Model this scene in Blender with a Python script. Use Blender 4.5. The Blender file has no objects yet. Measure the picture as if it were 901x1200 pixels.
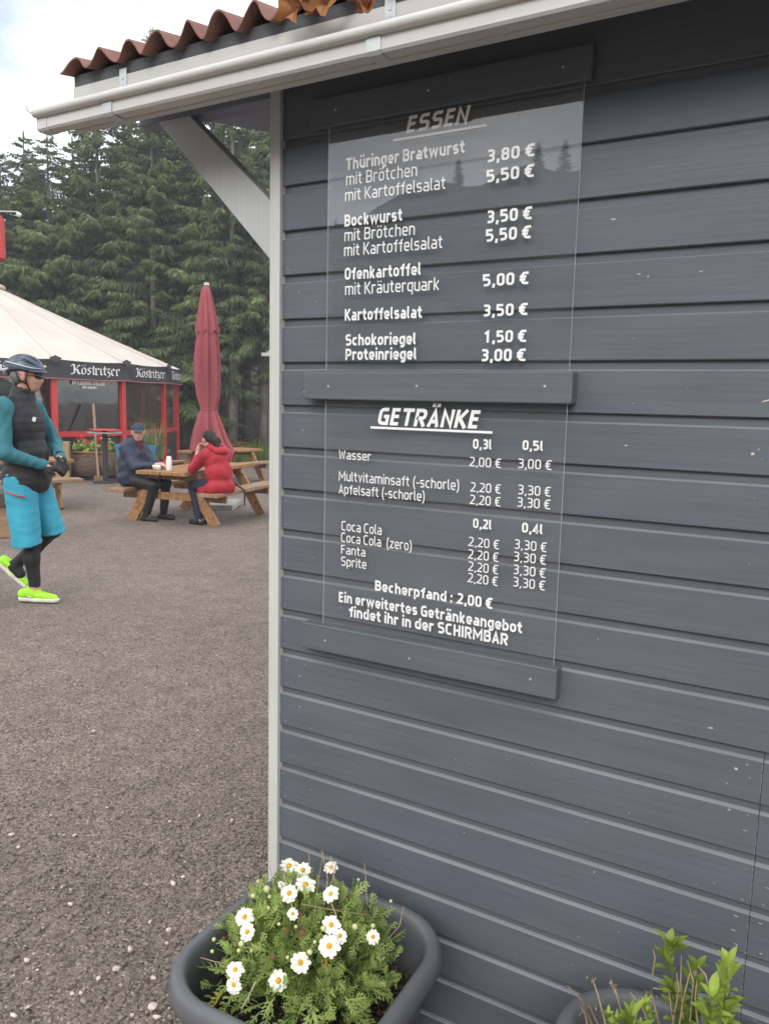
import bpy, math, random
import numpy as np
from mathutils import Matrix, Vector

# ------------------------------------------------------------------ camera, light, exposure
scene = bpy.context.scene
COL = scene.collection
R_ = math.radians
CAM = np.array([1.262, -1.6223, 1.55])
YAW, PITCH, ROLL, FPX = -0.53080, -0.13724, 0.02268, 942.0
def cam_axes():
    cy, sy, cp, sp = math.cos(YAW), math.sin(YAW), math.cos(PITCH), math.sin(PITCH)
    f = np.array([sy*cp, cy*cp, sp]); r = np.array([cy, -sy, 0.0]); u = np.cross(r, f)
    c, s = math.cos(ROLL), math.sin(ROLL)
    return r*c + u*s, u*c - r*s, f
RIGHT, UP, FWD = cam_axes()
RH = np.array([math.cos(YAW), -math.sin(YAW), 0.0])     # to the right, level
FH = np.array([math.sin(YAW), math.cos(YAW), 0.0])      # away from the viewer, level
cd = bpy.data.cameras.new('camera'); cam = bpy.data.objects.new('camera', cd); COL.objects.link(cam)
cam.matrix_world = Matrix(((RIGHT[0], UP[0], -FWD[0], CAM[0]), (RIGHT[1], UP[1], -FWD[1], CAM[1]),
                           (RIGHT[2], UP[2], -FWD[2], CAM[2]), (0, 0, 0, 1)))
cd.sensor_fit = 'VERTICAL'; cd.sensor_height = 36.0; cd.lens = FPX/1200*36.0
cd.clip_start = 0.02; cd.clip_end = 2000
scene.camera = cam

SUN_EL, SUN_AZ = R_(31), R_(165)          # azimuth clockwise from +Y
w = bpy.data.worlds.new('World'); scene.world = w; w.use_nodes = True
nt = w.node_tree; nt.nodes.clear()
wo = nt.nodes.new('ShaderNodeOutputWorld'); bg = nt.nodes.new('ShaderNodeBackground')
sky = nt.nodes.new('ShaderNodeTexSky'); sky.sky_type = 'NISHITA'; sky.sun_disc = False
sky.sun_elevation = SUN_EL; sky.sun_rotation = SUN_AZ; sky.altitude = 800; sky.dust_density = 2.5
tc = nt.nodes.new('ShaderNodeTexCoord'); mp = nt.nodes.new('ShaderNodeMapping'); mp.inputs['Scale'].default_value = (1.0, 1.0, 2.2)
nz = nt.nodes.new('ShaderNodeTexNoise'); nz.inputs['Scale'].default_value = 1.7; nz.inputs['Detail'].default_value = 9; nz.inputs['Roughness'].default_value = 0.55
rp = nt.nodes.new('ShaderNodeValToRGB'); rp.color_ramp.elements[0].position = 0.36; rp.color_ramp.elements[1].position = 0.56
rp.color_ramp.elements[0].color = (0.12, 0.12, 0.12, 1)
n2 = nt.nodes.new('ShaderNodeTexNoise'); n2.inputs['Scale'].default_value = 3.1; n2.inputs['Detail'].default_value = 8
r2 = nt.nodes.new('ShaderNodeValToRGB'); r2.color_ramp.elements[0].position = 0.3; r2.color_ramp.elements[1].position = 0.75
r2.color_ramp.elements[0].color = (8.2, 8.5, 9.1, 1); r2.color_ramp.elements[1].color = (14.0, 13.9, 13.6, 1)
mx = nt.nodes.new('ShaderNodeMixRGB')
L = nt.links.new
L(tc.outputs['Generated'], mp.inputs['Vector']); L(mp.outputs[0], nz.inputs['Vector']); L(mp.outputs[0], n2.inputs['Vector'])
gap = nt.nodes.new('ShaderNodeVectorMath'); gap.operation = 'DOT_PRODUCT'; gap.inputs[1].default_value = (-0.720, 0.445, 0.532)   # a gap in the clouds
gm_ = nt.nodes.new('ShaderNodeMapRange'); gm_.inputs['From Min'].default_value = 0.955; gm_.inputs['From Max'].default_value = 1.0; gm_.inputs['To Max'].default_value = 0.27
sb_ = nt.nodes.new('ShaderNodeMath'); sb_.operation = 'SUBTRACT'
L(tc.outputs['Generated'], gap.inputs[0]); L(gap.outputs['Value'], gm_.inputs['Value']); L(nz.outputs['Fac'], sb_.inputs[0]); L(gm_.outputs[0], sb_.inputs[1]); L(sb_.outputs[0], rp.inputs[0]); L(n2.outputs['Fac'], r2.inputs[0])
L(rp.outputs[0], mx.inputs[0]); L(sky.outputs[0], mx.inputs[1]); L(r2.outputs[0], mx.inputs[2])
L(mx.outputs[0], bg.inputs['Color']); bg.inputs['Strength'].default_value = 0.125
L(bg.outputs[0], wo.inputs['Surface'])
sd = bpy.data.lights.new('sun', 'SUN'); sun = bpy.data.objects.new('sun', sd); COL.objects.link(sun)
sd.energy = 1.0; sd.angle = R_(26); sd.color = (1.0, 0.96, 0.9)
sdir = Vector((math.sin(SUN_AZ)*math.cos(SUN_EL), math.cos(SUN_AZ)*math.cos(SUN_EL), math.sin(SUN_EL)))
sun.rotation_euler = sdir.to_track_quat('Z', 'Y').to_euler(); sun.location = (0, 0, 30)
vs = scene.view_settings; vs.view_transform = 'Standard'; vs.look = 'None'; vs.exposure = 0.70; vs.gamma = 1.0; vs.use_curve_mapping = False
scene.render.engine = 'CYCLES'
scene.cycles.max_bounces = 8; scene.cycles.transparent_max_bounces = 24; scene.cycles.caustics_reflective = False; scene.cycles.caustics_refractive = False

# ------------------------------------------------------------------ where things stand
def gz_d(d): return np.interp(d, [5.0, 6.0, 18.0, 22.0], [0.0, -0.015, -0.36, -0.40])
def gz(x, y): return gz_d((np.asarray(x)-CAM[0])*FH[0] + (np.asarray(y)-CAM[1])*FH[1])
def ray(px, py):
    d = FWD*FPX + RIGHT*(px-450.5) - UP*(py-600.0); return d/np.linalg.norm(d)
def on_y(px, py, Y): d = ray(px, py); return CAM + d*((Y-CAM[1])/d[1])
def W(lat, dep, z=0.0): return CAM*np.array([1, 1, 0]) + RH*lat + FH*dep + np.array([0, 0, z])
def at(px, dep, above=0.0):                 # a point standing on the ground at this bearing and depth
    lat = (px-450.5)/FPX*dep*1.0
    p = W(lat, dep); p[2] = gz_d(dep) + above; return p
ANG = math.atan2(RH[1], RH[0])              # world angle of 'image right'

# ------------------------------------------------------------------ materials
def new_mat(name):
    m = bpy.data.materials.new(name); m.use_nodes = True; n = m.node_tree; n.nodes.clear()
    o = n.nodes.new('ShaderNodeOutputMaterial'); b = n.nodes.new('ShaderNodeBsdfPrincipled'); n.links.new(b.outputs[0], o.inputs['Surface'])
    return m, n, b
def mat(name, col, rough=0.6, var=0.25, scale=8.0, stretch=(1, 1, 1), bump=0.0, bscale=None, metal=0.0, spec=0.5, col2=None, detail=5, ramp=(0.3, 0.7), sheen=0.0, bdist=0.004):
    m, n, b = new_mat(name); l = n.links.new
    t = n.nodes.new('ShaderNodeTexCoord'); mpn = n.nodes.new('ShaderNodeMapping'); mpn.inputs['Scale'].default_value = stretch
    l(t.outputs['Object'], mpn.inputs['Vector'])
    z = n.nodes.new('ShaderNodeTexNoise'); z.inputs['Scale'].default_value = scale; z.inputs['Detail'].default_value = detail
    l(mpn.outputs[0], z.inputs['Vector'])
    r = n.nodes.new('ShaderNodeValToRGB'); r.color_ramp.elements[0].position = ramp[0]; r.color_ramp.elements[1].position = ramp[1]
    c2 = col2 or tuple(min(1, c*(1+var)) for c in col)
    c1 = col if col2 else tuple(c*(1-var) for c in col)
    r.color_ramp.elements[0].color = (*c1, 1); r.color_ramp.elements[1].color = (*c2, 1)
    l(z.outputs['Fac'], r.inputs[0]); l(r.outputs[0], b.inputs['Base Color'])
    b.inputs['Roughness'].default_value = rough; b.inputs['Metallic'].default_value = metal; b.inputs['Specular IOR Level'].default_value = spec
    if sheen: b.inputs['Sheen Weight'].default_value = sheen
    if bump:
        z2 = n.nodes.new('ShaderNodeTexNoise'); z2.inputs['Scale'].default_value = bscale or scale*4; z2.inputs['Detail'].default_value = 4
        l(mpn.outputs[0], z2.inputs['Vector']); bn = n.nodes.new('ShaderNodeBump'); bn.inputs['Strength'].default_value = bump; bn.inputs['Distance'].default_value = bdist
        l(z2.outputs['Fac'], bn.inputs['Height']); l(bn.outputs[0], b.inputs['Normal'])
    return m
def paint_wood(name, col, var=0.10, rough=0.5, axis=0):
    """Brushed paint on sawn boards: streaks along the board, soft blotches, fine grain bump."""
    m, n, b = new_mat(name); l = n.links.new
    t = n.nodes.new('ShaderNodeTexCoord')
    st = [60, 60, 60]; st[axis] = 1.6
    m1 = n.nodes.new('ShaderNodeMapping'); m1.inputs['Scale'].default_value = st; l(t.outputs['Object'], m1.inputs['Vector'])
    z1 = n.nodes.new('ShaderNodeTexNoise'); z1.inputs['Scale'].default_value = 2.2; z1.inputs['Detail'].default_value = 6; l(m1.outputs[0], z1.inputs['Vector'])
    st2 = [7, 7, 7]; st2[axis] = 2.0
    m2 = n.nodes.new('ShaderNodeMapping'); m2.inputs['Scale'].default_value = st2; l(t.outputs['Object'], m2.inputs['Vector'])
    z2 = n.nodes.new('ShaderNodeTexNoise'); z2.inputs['Scale'].default_value = 1.6; z2.inputs['Detail'].default_value = 5; l(m2.outputs[0], z2.inputs['Vector'])
    ad = n.nodes.new('ShaderNodeMath'); ad.operation = 'ADD'; l(z1.outputs['Fac'], ad.inputs[0]); l(z2.outputs['Fac'], ad.inputs[1])
    hf = n.nodes.new('ShaderNodeMath'); hf.operation = 'MULTIPLY'; hf.inputs[1].default_value = 0.5; l(ad.outputs[0], hf.inputs[0])
    r = n.nodes.new('ShaderNodeValToRGB'); r.color_ramp.elements[0].position = 0.36; r.color_ramp.elements[1].position = 0.64
    r.color_ramp.elements[0].color = (*[c*(1-var) for c in col], 1); r.color_ramp.elements[1].color = (*[c*(1+var) for c in col], 1)
    l(hf.outputs[0], r.inputs[0]); l(r.outputs[0], b.inputs['Base Color'])
    rr = n.nodes.new('ShaderNodeMapRange'); rr.inputs['To Min'].default_value = rough-0.1; rr.inputs['To Max'].default_value = rough+0.12
    l(z2.outputs['Fac'], rr.inputs['Value']); l(rr.outputs[0], b.inputs['Roughness'])
    bn = n.nodes.new('ShaderNodeBump'); bn.inputs['Strength'].default_value = 0.35; bn.inputs['Distance'].default_value = 0.0012
    l(z1.outputs['Fac'], bn.inputs['Height']); l(bn.outputs[0], b.inputs['Normal'])
    return m
def attr_mat(name, c0, c1, rough=0.7, attr='tip', noise=6.0, dark=0.55, transl=0.0):
    """Leaves: old and new growth by a mesh attribute, with a patchy tone from noise."""
    m, n, b = new_mat(name); l = n.links.new
    a = n.nodes.new('ShaderNodeAttribute'); a.attribute_name = attr
    mxn = n.nodes.new('ShaderNodeMixRGB'); mxn.inputs[1].default_value = (*c0, 1); mxn.inputs[2].default_value = (*c1, 1); l(a.outputs['Fac'], mxn.inputs[0])
    t = n.nodes.new('ShaderNodeTexCoord'); z = n.nodes.new('ShaderNodeTexNoise'); z.inputs['Scale'].default_value = noise; z.inputs['Detail'].default_value = 3; l(t.outputs['Object'], z.inputs['Vector'])
    oi = n.nodes.new('ShaderNodeObjectInfo')
    mr = n.nodes.new('ShaderNodeMapRange'); mr.inputs['From Min'].default_value = 0.3; mr.inputs['From Max'].default_value = 0.7; mr.inputs['To Min'].default_value = dark; mr.inputs['To Max'].default_value = 1.25
    l(z.outputs['Fac'], mr.inputs['Value'])
    mo = n.nodes.new('ShaderNodeMapRange'); mo.inputs['To Min'].default_value = 0.8; mo.inputs['To Max'].default_value = 1.2; l(oi.outputs['Random'], mo.inputs['Value'])
    mu0 = n.nodes.new('ShaderNodeMath'); mu0.operation = 'MULTIPLY'; l(mr.outputs[0], mu0.inputs[0]); l(mo.outputs[0], mu0.inputs[1])
    mu = n.nodes.new('ShaderNodeMixRGB'); mu.blend_type = 'MULTIPLY'; mu.inputs[0].default_value = 1.0
    l(mxn.outputs[0], mu.inputs[1]); l(mu0.outputs[0], mu.inputs[2]); l(mu.outputs[0], b.inputs['Base Color'])
    b.inputs['Roughness'].default_value = rough; b.inputs['Specular IOR Level'].default_value = 0.3
    if transl:
        o = [x for x in n.nodes if x.type == 'OUTPUT_MATERIAL'][0]
        tr = n.nodes.new('ShaderNodeBsdfTranslucent'); l(mu.outputs[0], tr.inputs['Color'])
        ms = n.nodes.new('ShaderNodeMixShader'); ms.inputs[0].default_value = transl
        l(b.outputs[0], ms.inputs[1]); l(tr.outputs[0], ms.inputs[2]); l(ms.outputs[0], o.inputs['Surface'])
    return m
def glass_mat(name, gain=2.0, tint=(0.97, 0.985, 0.98), rough=0.0, floor=0.0, bend=0.0, veil=0.0):
    m = bpy.data.materials.new(name); m.use_nodes = True; n = m.node_tree; n.nodes.clear(); l = n.links.new
    o = n.nodes.new('ShaderNodeOutputMaterial'); tr = n.nodes.new('ShaderNodeBsdfTransparent'); tr.inputs[0].default_value = (*tint, 1)
    g = n.nodes.new('ShaderNodeBsdfGlossy'); g.inputs['Roughness'].default_value = rough; g.inputs[0].default_value = (1, 1, 1, 1)
    fr = n.nodes.new('ShaderNodeFresnel'); ge = n.nodes.new('ShaderNodeNewGeometry'); io = n.nodes.new('ShaderNodeMapRange'); io.inputs['To Min'].default_value = 1.5; io.inputs['To Max'].default_value = 1/1.5; l(ge.outputs['Backfacing'], io.inputs['Value']); l(io.outputs[0], fr.inputs['IOR'])   # a thin sheet: the same from both sides
    mu = n.nodes.new('ShaderNodeMath'); mu.operation = 'MULTIPLY_ADD'; mu.inputs[1].default_value = gain; mu.inputs[2].default_value = floor; mu.use_clamp = True; l(fr.outputs[0], mu.inputs[0])
    ms = n.nodes.new('ShaderNodeMixShader'); l(mu.outputs[0], ms.inputs[0]); l(tr.outputs[0], ms.inputs[1]); l(g.outputs[0], ms.inputs[2]); l(ms.outputs[0], o.inputs['Surface'])
    if veil:  # pale diffuse film mixed in to lighten the pane like a reflected veil
        df = n.nodes.new('ShaderNodeBsdfDiffuse'); df.inputs[0].default_value = (.62, .64, .66, 1); m2 = n.nodes.new('ShaderNodeMixShader')
        t = n.nodes.new('ShaderNodeTexCoord'); z = n.nodes.new('ShaderNodeTexNoise'); z.inputs['Scale'].default_value = 5; z.inputs['Detail'].default_value = 8; l(t.outputs['Object'], z.inputs['Vector'])
        q = n.nodes.new('ShaderNodeMapRange'); q.inputs['From Min'].default_value = .35; q.inputs['From Max'].default_value = .75; q.inputs['To Min'].default_value = veil*.5; q.inputs['To Max'].default_value = veil*2.2; l(z.outputs['Fac'], q.inputs['Value'])
        l(q.outputs[0], m2.inputs[0]); l(ms.outputs[0], m2.inputs[1]); l(df.outputs[0], m2.inputs[2]); l(m2.outputs[0], o.inputs['Surface'])
    if bend:
        t = n.nodes.new('ShaderNodeTexCoord'); z = n.nodes.new('ShaderNodeTexNoise'); z.inputs['Scale'].default_value = 2.5; l(t.outputs['Object'], z.inputs['Vector'])
        bn = n.nodes.new('ShaderNodeBump'); bn.inputs['Strength'].default_value = bend; bn.inputs['Distance'].default_value = 0.02; l(z.outputs['Fac'], bn.inputs['Height']); l(bn.outputs[0], g.inputs['Normal'])
    return m

# ------------------------------------------------------------------ mesh helpers
def finish(name, verts, faces, mats, parent=None, smooth=False, mi=None, bevel=0.0, attr=None):
    me = bpy.data.meshes.new(name)
    me.from_pydata([tuple(map(float, p)) for p in verts], [], [tuple(int(i) for i in q) for q in faces]); 
    for m in (mats if isinstance(mats, (list, tuple)) else [mats]): me.materials.append(m)
    if mi is not None and len(mi) == len(me.polygons): me.polygons.foreach_set('material_index', np.array(mi, dtype=np.int32))
    if smooth: me.polygons.foreach_set('use_smooth', np.ones(len(me.polygons), dtype=bool))
    if attr is not None:
        a = me.attributes.new('tip', 'FLOAT', 'POINT'); a.data.foreach_set('value', np.asarray(attr, dtype=np.float32))
    me.update(); o = bpy.data.objects.new(name, me); COL.objects.link(o)
    if parent is not None: o.parent = parent
    if bevel:
        b = o.modifiers.new('edge', 'BEVEL'); b.width = bevel; b.segments = 2; b.limit_method = 'ANGLE'
    return o
class MB:
    def __init__(s): s.v = []; s.f = []; s.m = []; s.a = []
    def add(s, v, f, mi=0, a=0.0):
        b = len(s.v); s.v += [tuple(p) for p in v]; s.f += [tuple(i+b for i in q) for q in f]; s.m += [mi]*len(f)
        s.a += [a]*len(v) if np.isscalar(a) else list(a)
    def box(s, x0, x1, y0, y1, z0, z1, mi=0, M=None):
        v = np.array([(x, y, z) for z in (z0, z1) for y in (y0, y1) for x in (x0, x1)], float)
        if M is not None: v = v @ np.array(M)[:3, :3].T + np.array(M)[:3, 3]
        s.add(v, [(0, 2, 3, 1), (4, 5, 7, 6), (0, 1, 5, 4), (2, 6, 7, 3), (0, 4, 6, 2), (1, 3, 7, 5)], mi)
    def bar(s, a, b, wd, th, up=(0, 0, 1), mi=0):      # rectangular bar between two points
        a, b = np.array(a, float), np.array(b, float); d = b-a; Ln = np.linalg.norm(d); d /= Ln
        sx = np.cross(d, up); sx /= np.linalg.norm(sx); sz = np.cross(sx, d)
        M = np.eye(4); M[:3, 0] = d; M[:3, 1] = sx; M[:3, 2] = sz; M[:3, 3] = a
        s.box(0, Ln, -wd/2, wd/2, -th/2, th/2, mi, M)
    def tube(s, pts, r, n=8, mi=0, cap=True, closed=False, a=0.0):
        pts = np.array(pts, float); m = len(pts); r = np.full(m, r) if np.isscalar(r) else np.array(r, float)
        t = np.gradient(pts, axis=0)
        if closed: t = np.roll(pts, -1, 0) - np.roll(pts, 1, 0)
        t /= np.linalg.norm(t, axis=1)[:, None] + 1e-12
        ref = np.array([0, 0, 1.0]) if abs(t[0][2]) < 0.9 else np.array([1.0, 0, 0])
        V = []
        nrm = np.cross(t[0], ref); nrm /= np.linalg.norm(nrm)
        for i in range(m):
            nrm = nrm - t[i]*np.dot(nrm, t[i]); nrm /= np.linalg.norm(nrm)+1e-12; bn = np.cross(t[i], nrm)
            for k in range(n):
                q = 2*math.pi*k/n; V.append(pts[i] + r[i]*(nrm*math.cos(q) + bn*math.sin(q)))
        F = []
        for i in range(m if closed else m-1):
            j = (i+1) % m
            for k in range(n): F.append((i*n+k, i*n+(k+1) % n, j*n+(k+1) % n, j*n+k))
        if cap and not closed: F.append(tuple(range(n-1, -1, -1))); F.append(tuple((m-1)*n+k for k in range(n)))
        s.add(V, F, mi, a)
    def lathe(s, prof, c=(0, 0, 0), n=24, mi=0, sx=1.0, sy=1.0):
        V = []; m = len(prof)
        for r, z in prof:
            for k in range(n):
                q = 2*math.pi*k/n; V.append((c[0]+r*sx*math.cos(q), c[1]+r*sy*math.sin(q), c[2]+z))
        F = [(i*n+k, i*n+(k+1) % n, (i+1)*n+(k+1) % n, (i+1)*n+k) for i in range(m-1) for k in range(n)]
        F.append(tuple(range(n-1, -1, -1))); F.append(tuple((m-1)*n+k for k in range(n)))
        s.add(V, F, mi)
    def prism(s, poly, x0, x1, mi=0, axis=0):   # polygon of (y, z) extruded along x
        n = len(poly); V = [(x0, p[0], p[1]) for p in poly] + [(x1, p[0], p[1]) for p in poly]
        F = [(k, (k+1) % n, n+(k+1) % n, n+k) for k in range(n)] + [tuple(range(n-1, -1, -1)), tuple(n+k for k in range(n))]
        s.add(V, F, mi)
    def build(s, name, mats, parent=None, smooth=False, bevel=0.0, attr=False):
        return finish(name, s.v, s.f, mats, parent, smooth, s.m, bevel, s.a if attr else None)
def tag(o, label=None, cat=None, group=None, kind=None):
    if label: o['label'] = label
    if cat: o['category'] = cat
    if group: o['group'] = group
    if kind: o['kind'] = kind
    return o
def thing(name, label, cat, loc=(0, 0, 0), rz=0.0, group=None):
    o = bpy.data.objects.new(name, None); COL.objects.link(o); o.location = tuple(map(float, loc)); o.rotation_euler = (0, 0, rz)
    o.empty_display_size = 0.2
    return tag(o, label, cat, group)
def kids(o): return [c for c in bpy.data.objects if c.parent == o]
def copy_tree(o, parent=None):
    c = o.copy(); COL.objects.link(c)
    if parent is not None: c.parent = parent
    for ch in kids(o): copy_tree(ch, c)
    return c

# ------------------------------------------------------------------ soft bodies: distance fields meshed by surface nets
def smin(a, b, k):
    h = np.clip(0.5+0.5*(b-a)/k, 0, 1); return b*(1-h)+a*h-k*h*(1-h)
def sd_cap(P, a, b, ra, rb=None):
    rb = ra if rb is None else rb; a = np.asarray(a, np.float32); b = np.asarray(b, np.float32); pa = P-a; ba = b-a
    t = np.clip((pa@ba)/max(float(ba@ba), 1e-9), 0, 1); return np.linalg.norm(pa-t[..., None]*ba, axis=-1)-(ra+(rb-ra)*t)
def sd_ell(P, c, r, M=None):
    q = P-np.asarray(c, np.float32)
    if M is not None: q = q@np.asarray(M, np.float32)
    r = np.asarray(r, np.float32); k0 = np.linalg.norm(q/r, axis=-1); k1 = np.linalg.norm(q/(r*r), axis=-1); return k0*(k0-1)/np.maximum(k1, 1e-6)
def field(P, prims, k):
    d = None
    for p in prims:
        e = sd_cap(P, *p[1:]) if p[0] == 'c' else sd_ell(P, *p[1:])
        d = e if d is None else smin(d, e, k)
    return d
def nets(fn, lo, hi, h):
    lo = np.array(lo, float); hi = np.array(hi, float); n = np.ceil((hi-lo)/h).astype(int)+1
    ax = [lo[i]+h*np.arange(n[i]) for i in range(3)]
    P = np.stack(np.meshgrid(*ax, indexing='ij'), -1).astype(np.float32); D = fn(P)
    S = D < 0
    c = [S[i:n[0]-1+i, j:n[1]-1+j, k:n[2]-1+k] for i in (0, 1) for j in (0, 1) for k in (0, 1)]
    cnt = sum(x.astype(np.int8) for x in c); mixed = (cnt > 0) & (cnt < 8)
    idx = -np.ones(mixed.shape, np.int64); cells = np.argwhere(mixed); idx[mixed] = np.arange(len(cells))
    acc = np.zeros((len(cells), 3)); num = np.zeros(len(cells))
    corners = [(i, j, k) for i in (0, 1) for j in (0, 1) for k in (0, 1)]
    for a in corners:
        for b in corners:
            if sum(b[q]-a[q] for q in range(3)) == 1 and all(b[q] >= a[q] for q in range(3)):
                da = D[tuple((cells+a).T)]; db = D[tuple((cells+b).T)]; m = (da < 0) != (db < 0)
                t = np.where(m, da/(da-db+1e-12), 0)
                acc[m] += (cells+np.array(a)+(np.array(b)-np.array(a))*t[:, None])[m]; num[m] += 1
    V = lo+h*acc/num[:, None]
    F = []
    for axi in range(3):
        s0 = [slice(None)]*3; s1 = [slice(None)]*3; s0[axi] = slice(0, -1); s1[axi] = slice(1, None)
        ed = S[tuple(s0)] != S[tuple(s1)]; e = np.argwhere(ed); o1, o2 = [(1, 2), (2, 0), (0, 1)][axi]
        ok = (e[:, o1] > 0) & (e[:, o2] > 0) & (e[:, o1] < n[o1]-1) & (e[:, o2] < n[o2]-1); e = e[ok]
        fl = S[tuple(s0)][tuple(e.T)]
        q = []
        for du, dv in ((0, 0), (1, 0), (1, 1), (0, 1)):
            g = e.copy(); g[:, o1] -= 1-du; g[:, o2] -= 1-dv; q.append(idx[tuple(g.T)])
        q = np.stack(q, 1); q[~fl] = q[~fl][:, ::-1]; F.append(q)
    return V, np.concatenate(F)
def soft(name, prims, k, h, material, parent, disp=None, cut=None, pad=0.03):
    lo = np.full(3, 9e9); hi = -lo
    for p in prims:
        if p[0] == 'c':
            r = max(p[3], p[4] if len(p) > 4 else p[3])
            for q in (p[1], p[2]): lo = np.minimum(lo, np.array(q)-r); hi = np.maximum(hi, np.array(q)+r)
        else:
            r = max(p[2]) if len(p) > 3 else np.array(p[2]); lo = np.minimum(lo, np.array(p[1])-r); hi = np.maximum(hi, np.array(p[1])+r)
    def fn(P):
        d = field(P, prims, k)
        if disp is not None: d = d-disp(P)
        if cut is not None: d = np.maximum(d, cut(P))
        return d
    V, F = nets(fn, lo-pad, hi+pad, h)
    return finish(name, V, F, material, parent, smooth=True)
def folds(amp, f=28.0, seed=0):
    rs = np.random.RandomState(seed); ks = rs.normal(size=(5, 3)); ks /= np.linalg.norm(ks, axis=1)[:, None]; ph = rs.rand(5)*6
    def g(P):
        s = 0
        for i in range(5): s = s+np.sin(P@(ks[i]*f*(0.6+0.3*i)).astype(np.float32)+ph[i])
        return amp*s/3
    return g
# ------------------------------------------------------------------ lettering: a squarish sans drawn with strokes
def fillet(pl, closed=False):
    out = []; n = len(pl)
    for i, p in enumerate(pl):
        r = p[2] if len(p) > 2 else 0
        if r and (closed or 0 < i < n-1):
            a = np.array(pl[i-1][:2]); c = np.array(pl[(i+1) % n][:2]); b = np.array(p[:2], float)
            da = a-b; dc = c-b; la, lc = np.linalg.norm(da), np.linalg.norm(dc); fa = 0.5 if (closed or (i-1 > 0 and len(pl[i-1]) > 2)) else 0.98; fc = 0.5 if (closed or (i+1 < n-1 and len(pl[i+1]) > 2)) else 0.98; r = min(r, la*fa, lc*fc)
            s = b+da/la*r; e = b+dc/lc*r
            for q in np.linspace(0, 1, 7):
                out.append(s*(1-q)**2*1.0 + b*2*q*(1-q) + e*q*q)
        else: out.append(np.array(p[:2], float))
    res = [out[0]]
    for q in out[1:]:
        if np.linalg.norm(q-res[-1]) > 1e-5: res.append(q)
    if closed and np.linalg.norm(res[0]-res[-1]) < 1e-5: res.pop()
    return np.array(res)
def stroke_quads(pts, t, closed=False):
    n = len(pts); seg = np.roll(pts, -1, 0)-pts
    if not closed: seg = seg[:-1]
    seg = seg/np.linalg.norm(seg, axis=1)[:, None]; nr = np.stack([-seg[:, 1], seg[:, 0]], 1)
    Lf, Rt = [], []
    for i in range(n):
        if closed: a, b = nr[i-1], nr[i]
        else: a, b = nr[max(i-1, 0)], nr[min(i, n-2)]
        m = a+b; m = m/max(np.linalg.norm(m), 1e-6); k = 1/max(np.dot(m, a), 0.45)
        Lf.append(pts[i]+m*k*t/2); Rt.append(pts[i]-m*k*t/2)
    V = Lf+Rt; F = [(i, (i+1) % n, n+(i+1) % n, n+i) for i in range(n if closed else n-1)]
    return V, [f[::-1] for f in F]
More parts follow.
